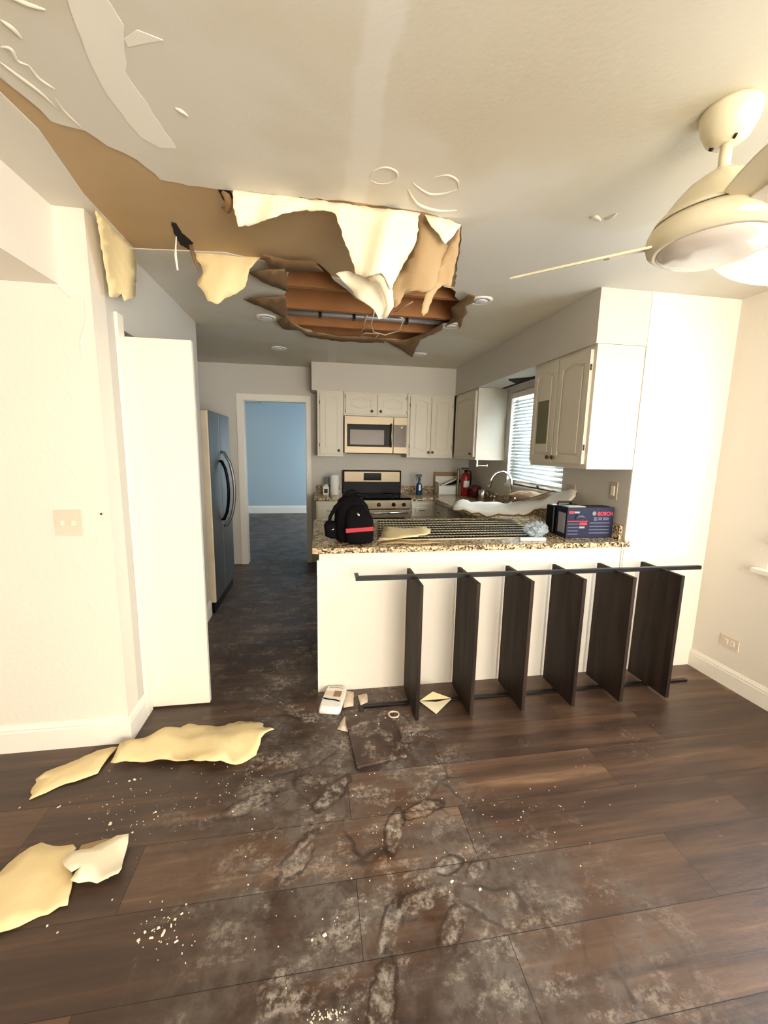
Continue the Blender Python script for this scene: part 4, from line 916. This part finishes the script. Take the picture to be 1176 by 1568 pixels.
# crumbs
def chip(s):
    b = MB(); bmesh.ops.create_cube(b.bm, size=1.3)
    s *= .75; ka, kb = random.uniform(.5, 1.3), random.uniform(.4, .9)
    for v in b.bm.verts: v.co = Matrix.Rotation(s*900, 3, 'Z') @ Vector((v.co.x*s*ka*random.uniform(.5, 1.2), v.co.y*s*kb*random.uniform(.5, 1.2), (v.co.z*.5+.3)*s*random.uniform(.3, .8)))
    for v in b.bm.verts: v.co.z = max(0, v.co.z)
    return b
spots = [(169, 1262, .012), (137, 1254, .009), (206, 1194, .013), (198, 1196, .009), (238, 1244, .009), (242, 1250, .007), (203, 1275, .009), (276, 1264, .005), (200, 1208, .006), (390, 1254, .008), (386, 1270, .007), (300, 1222, .006), (72, 1418, .009), (88, 1428, .006), (172, 1378, .007), (497, 1432, .01), (478, 1440, .007), (364, 1302, .005),
         (422, 1283, .006), (580, 1113, .010), (545, 1100, .009), (590, 1104, .008), (610, 1107, .007), (628, 1126, .006), (632, 1125, .006), (566, 1186, .006), (850, 1205, .005), (812, 1208, .005), (718, 1222, .004), (250, 1430, .016), (270, 1442, .010), (232, 1436, .014), (212, 1440, .010), (262, 1418, .012), (243, 1421, .012), (278, 1400, .010),
         (285, 1385, .008), (222, 1428, .008), (256, 1446, .008), (268, 1408, .009), (973, 1204, .005), (640, 1215, .004), (735, 1362, .010), (692, 1350, .010), (505, 1558, .007), (490, 1553, .006), (515, 1550, .006), (480, 1560, .006), (380, 1355, .005), (1000, 1110, .004), (600, 1067, .005), (570, 1058, .005), (610, 1062, .005), (30, 1237, .006), (90, 1236, .010), (165, 1345, .005), (335, 1200, .005), (345, 1090, .004)]
ORD = ['first', 'second', 'third', 'fourth', 'fifth', 'sixth', 'seventh', 'eighth', 'ninth', 'tenth', 'eleventh', 'twelfth', 'thirteenth', 'fourteenth', 'fifteenth', 'sixteenth']
seen = {}
for x, y, s in sorted(spots):
    o = chip(s).build('plaster_chip', 'crumb'); o.location = az(x, y, .0)
    if 530 < x < 622 and 1096 < y < 1170: o.location.z = .018
    if y > 1380 and x < 300: lb = 'plaster chip in the scattered cluster at lower left'
    elif y < 1130 and 540 < x < 640: lb = 'plaster chip around the loose plank'
    elif y > 1540: lb = 'plaster chip at the bottom edge of the floor'
    elif x < 320: lb = 'plaster chip among the yellow pieces'
    elif x < 580: lb = 'plaster chip on the dusty middle floor'
    else: lb = 'plaster chip on the brown floor before the rack'
    k = seen.get(lb, 0); seen[lb] = k+1
    tag(o, 'white '+lb+', '+ORD[k]+' from the left', 'plaster chip', lb.replace('chip', 'chips', 1))
b = MB()
for k in range(380):
    c = random.choice(((190, 1250, 60, 45), (250, 1425, 45, 30), (320, 1200, 90, 40), (590, 1110, 50, 30), (480, 1400, 160, 90), (600, 1250, 150, 90), (420, 1000, 50, 120), (500, 1555, 30, 12), (800, 1250, 160, 90)))
    x, y = random.gauss(c[0], c[2]*.6), random.gauss(c[1], c[3]*.6)
    if y < 900: continue
    p = az(x, y, 0); s = random.uniform(.0007, .0022)
    if p.x < -.9 and p.y > 1.95 or (p.x > -.1 and p.y > 1.93): continue
    n0 = len(b.bm.verts); M4 = Matrix.Translation((p.x, p.y, s*.5)) @ Matrix.Rotation(random.uniform(0, 3), 4, 'Z')
    b.box(-s, s, -s*.7, s*.7, -s*.5, s*.4, M=M4)
tag(b.build('plaster_crumbs', 'crumb'), 'fine white plaster crumbs scattered over the whole wooden floor', 'crumbs', kind='stuff')
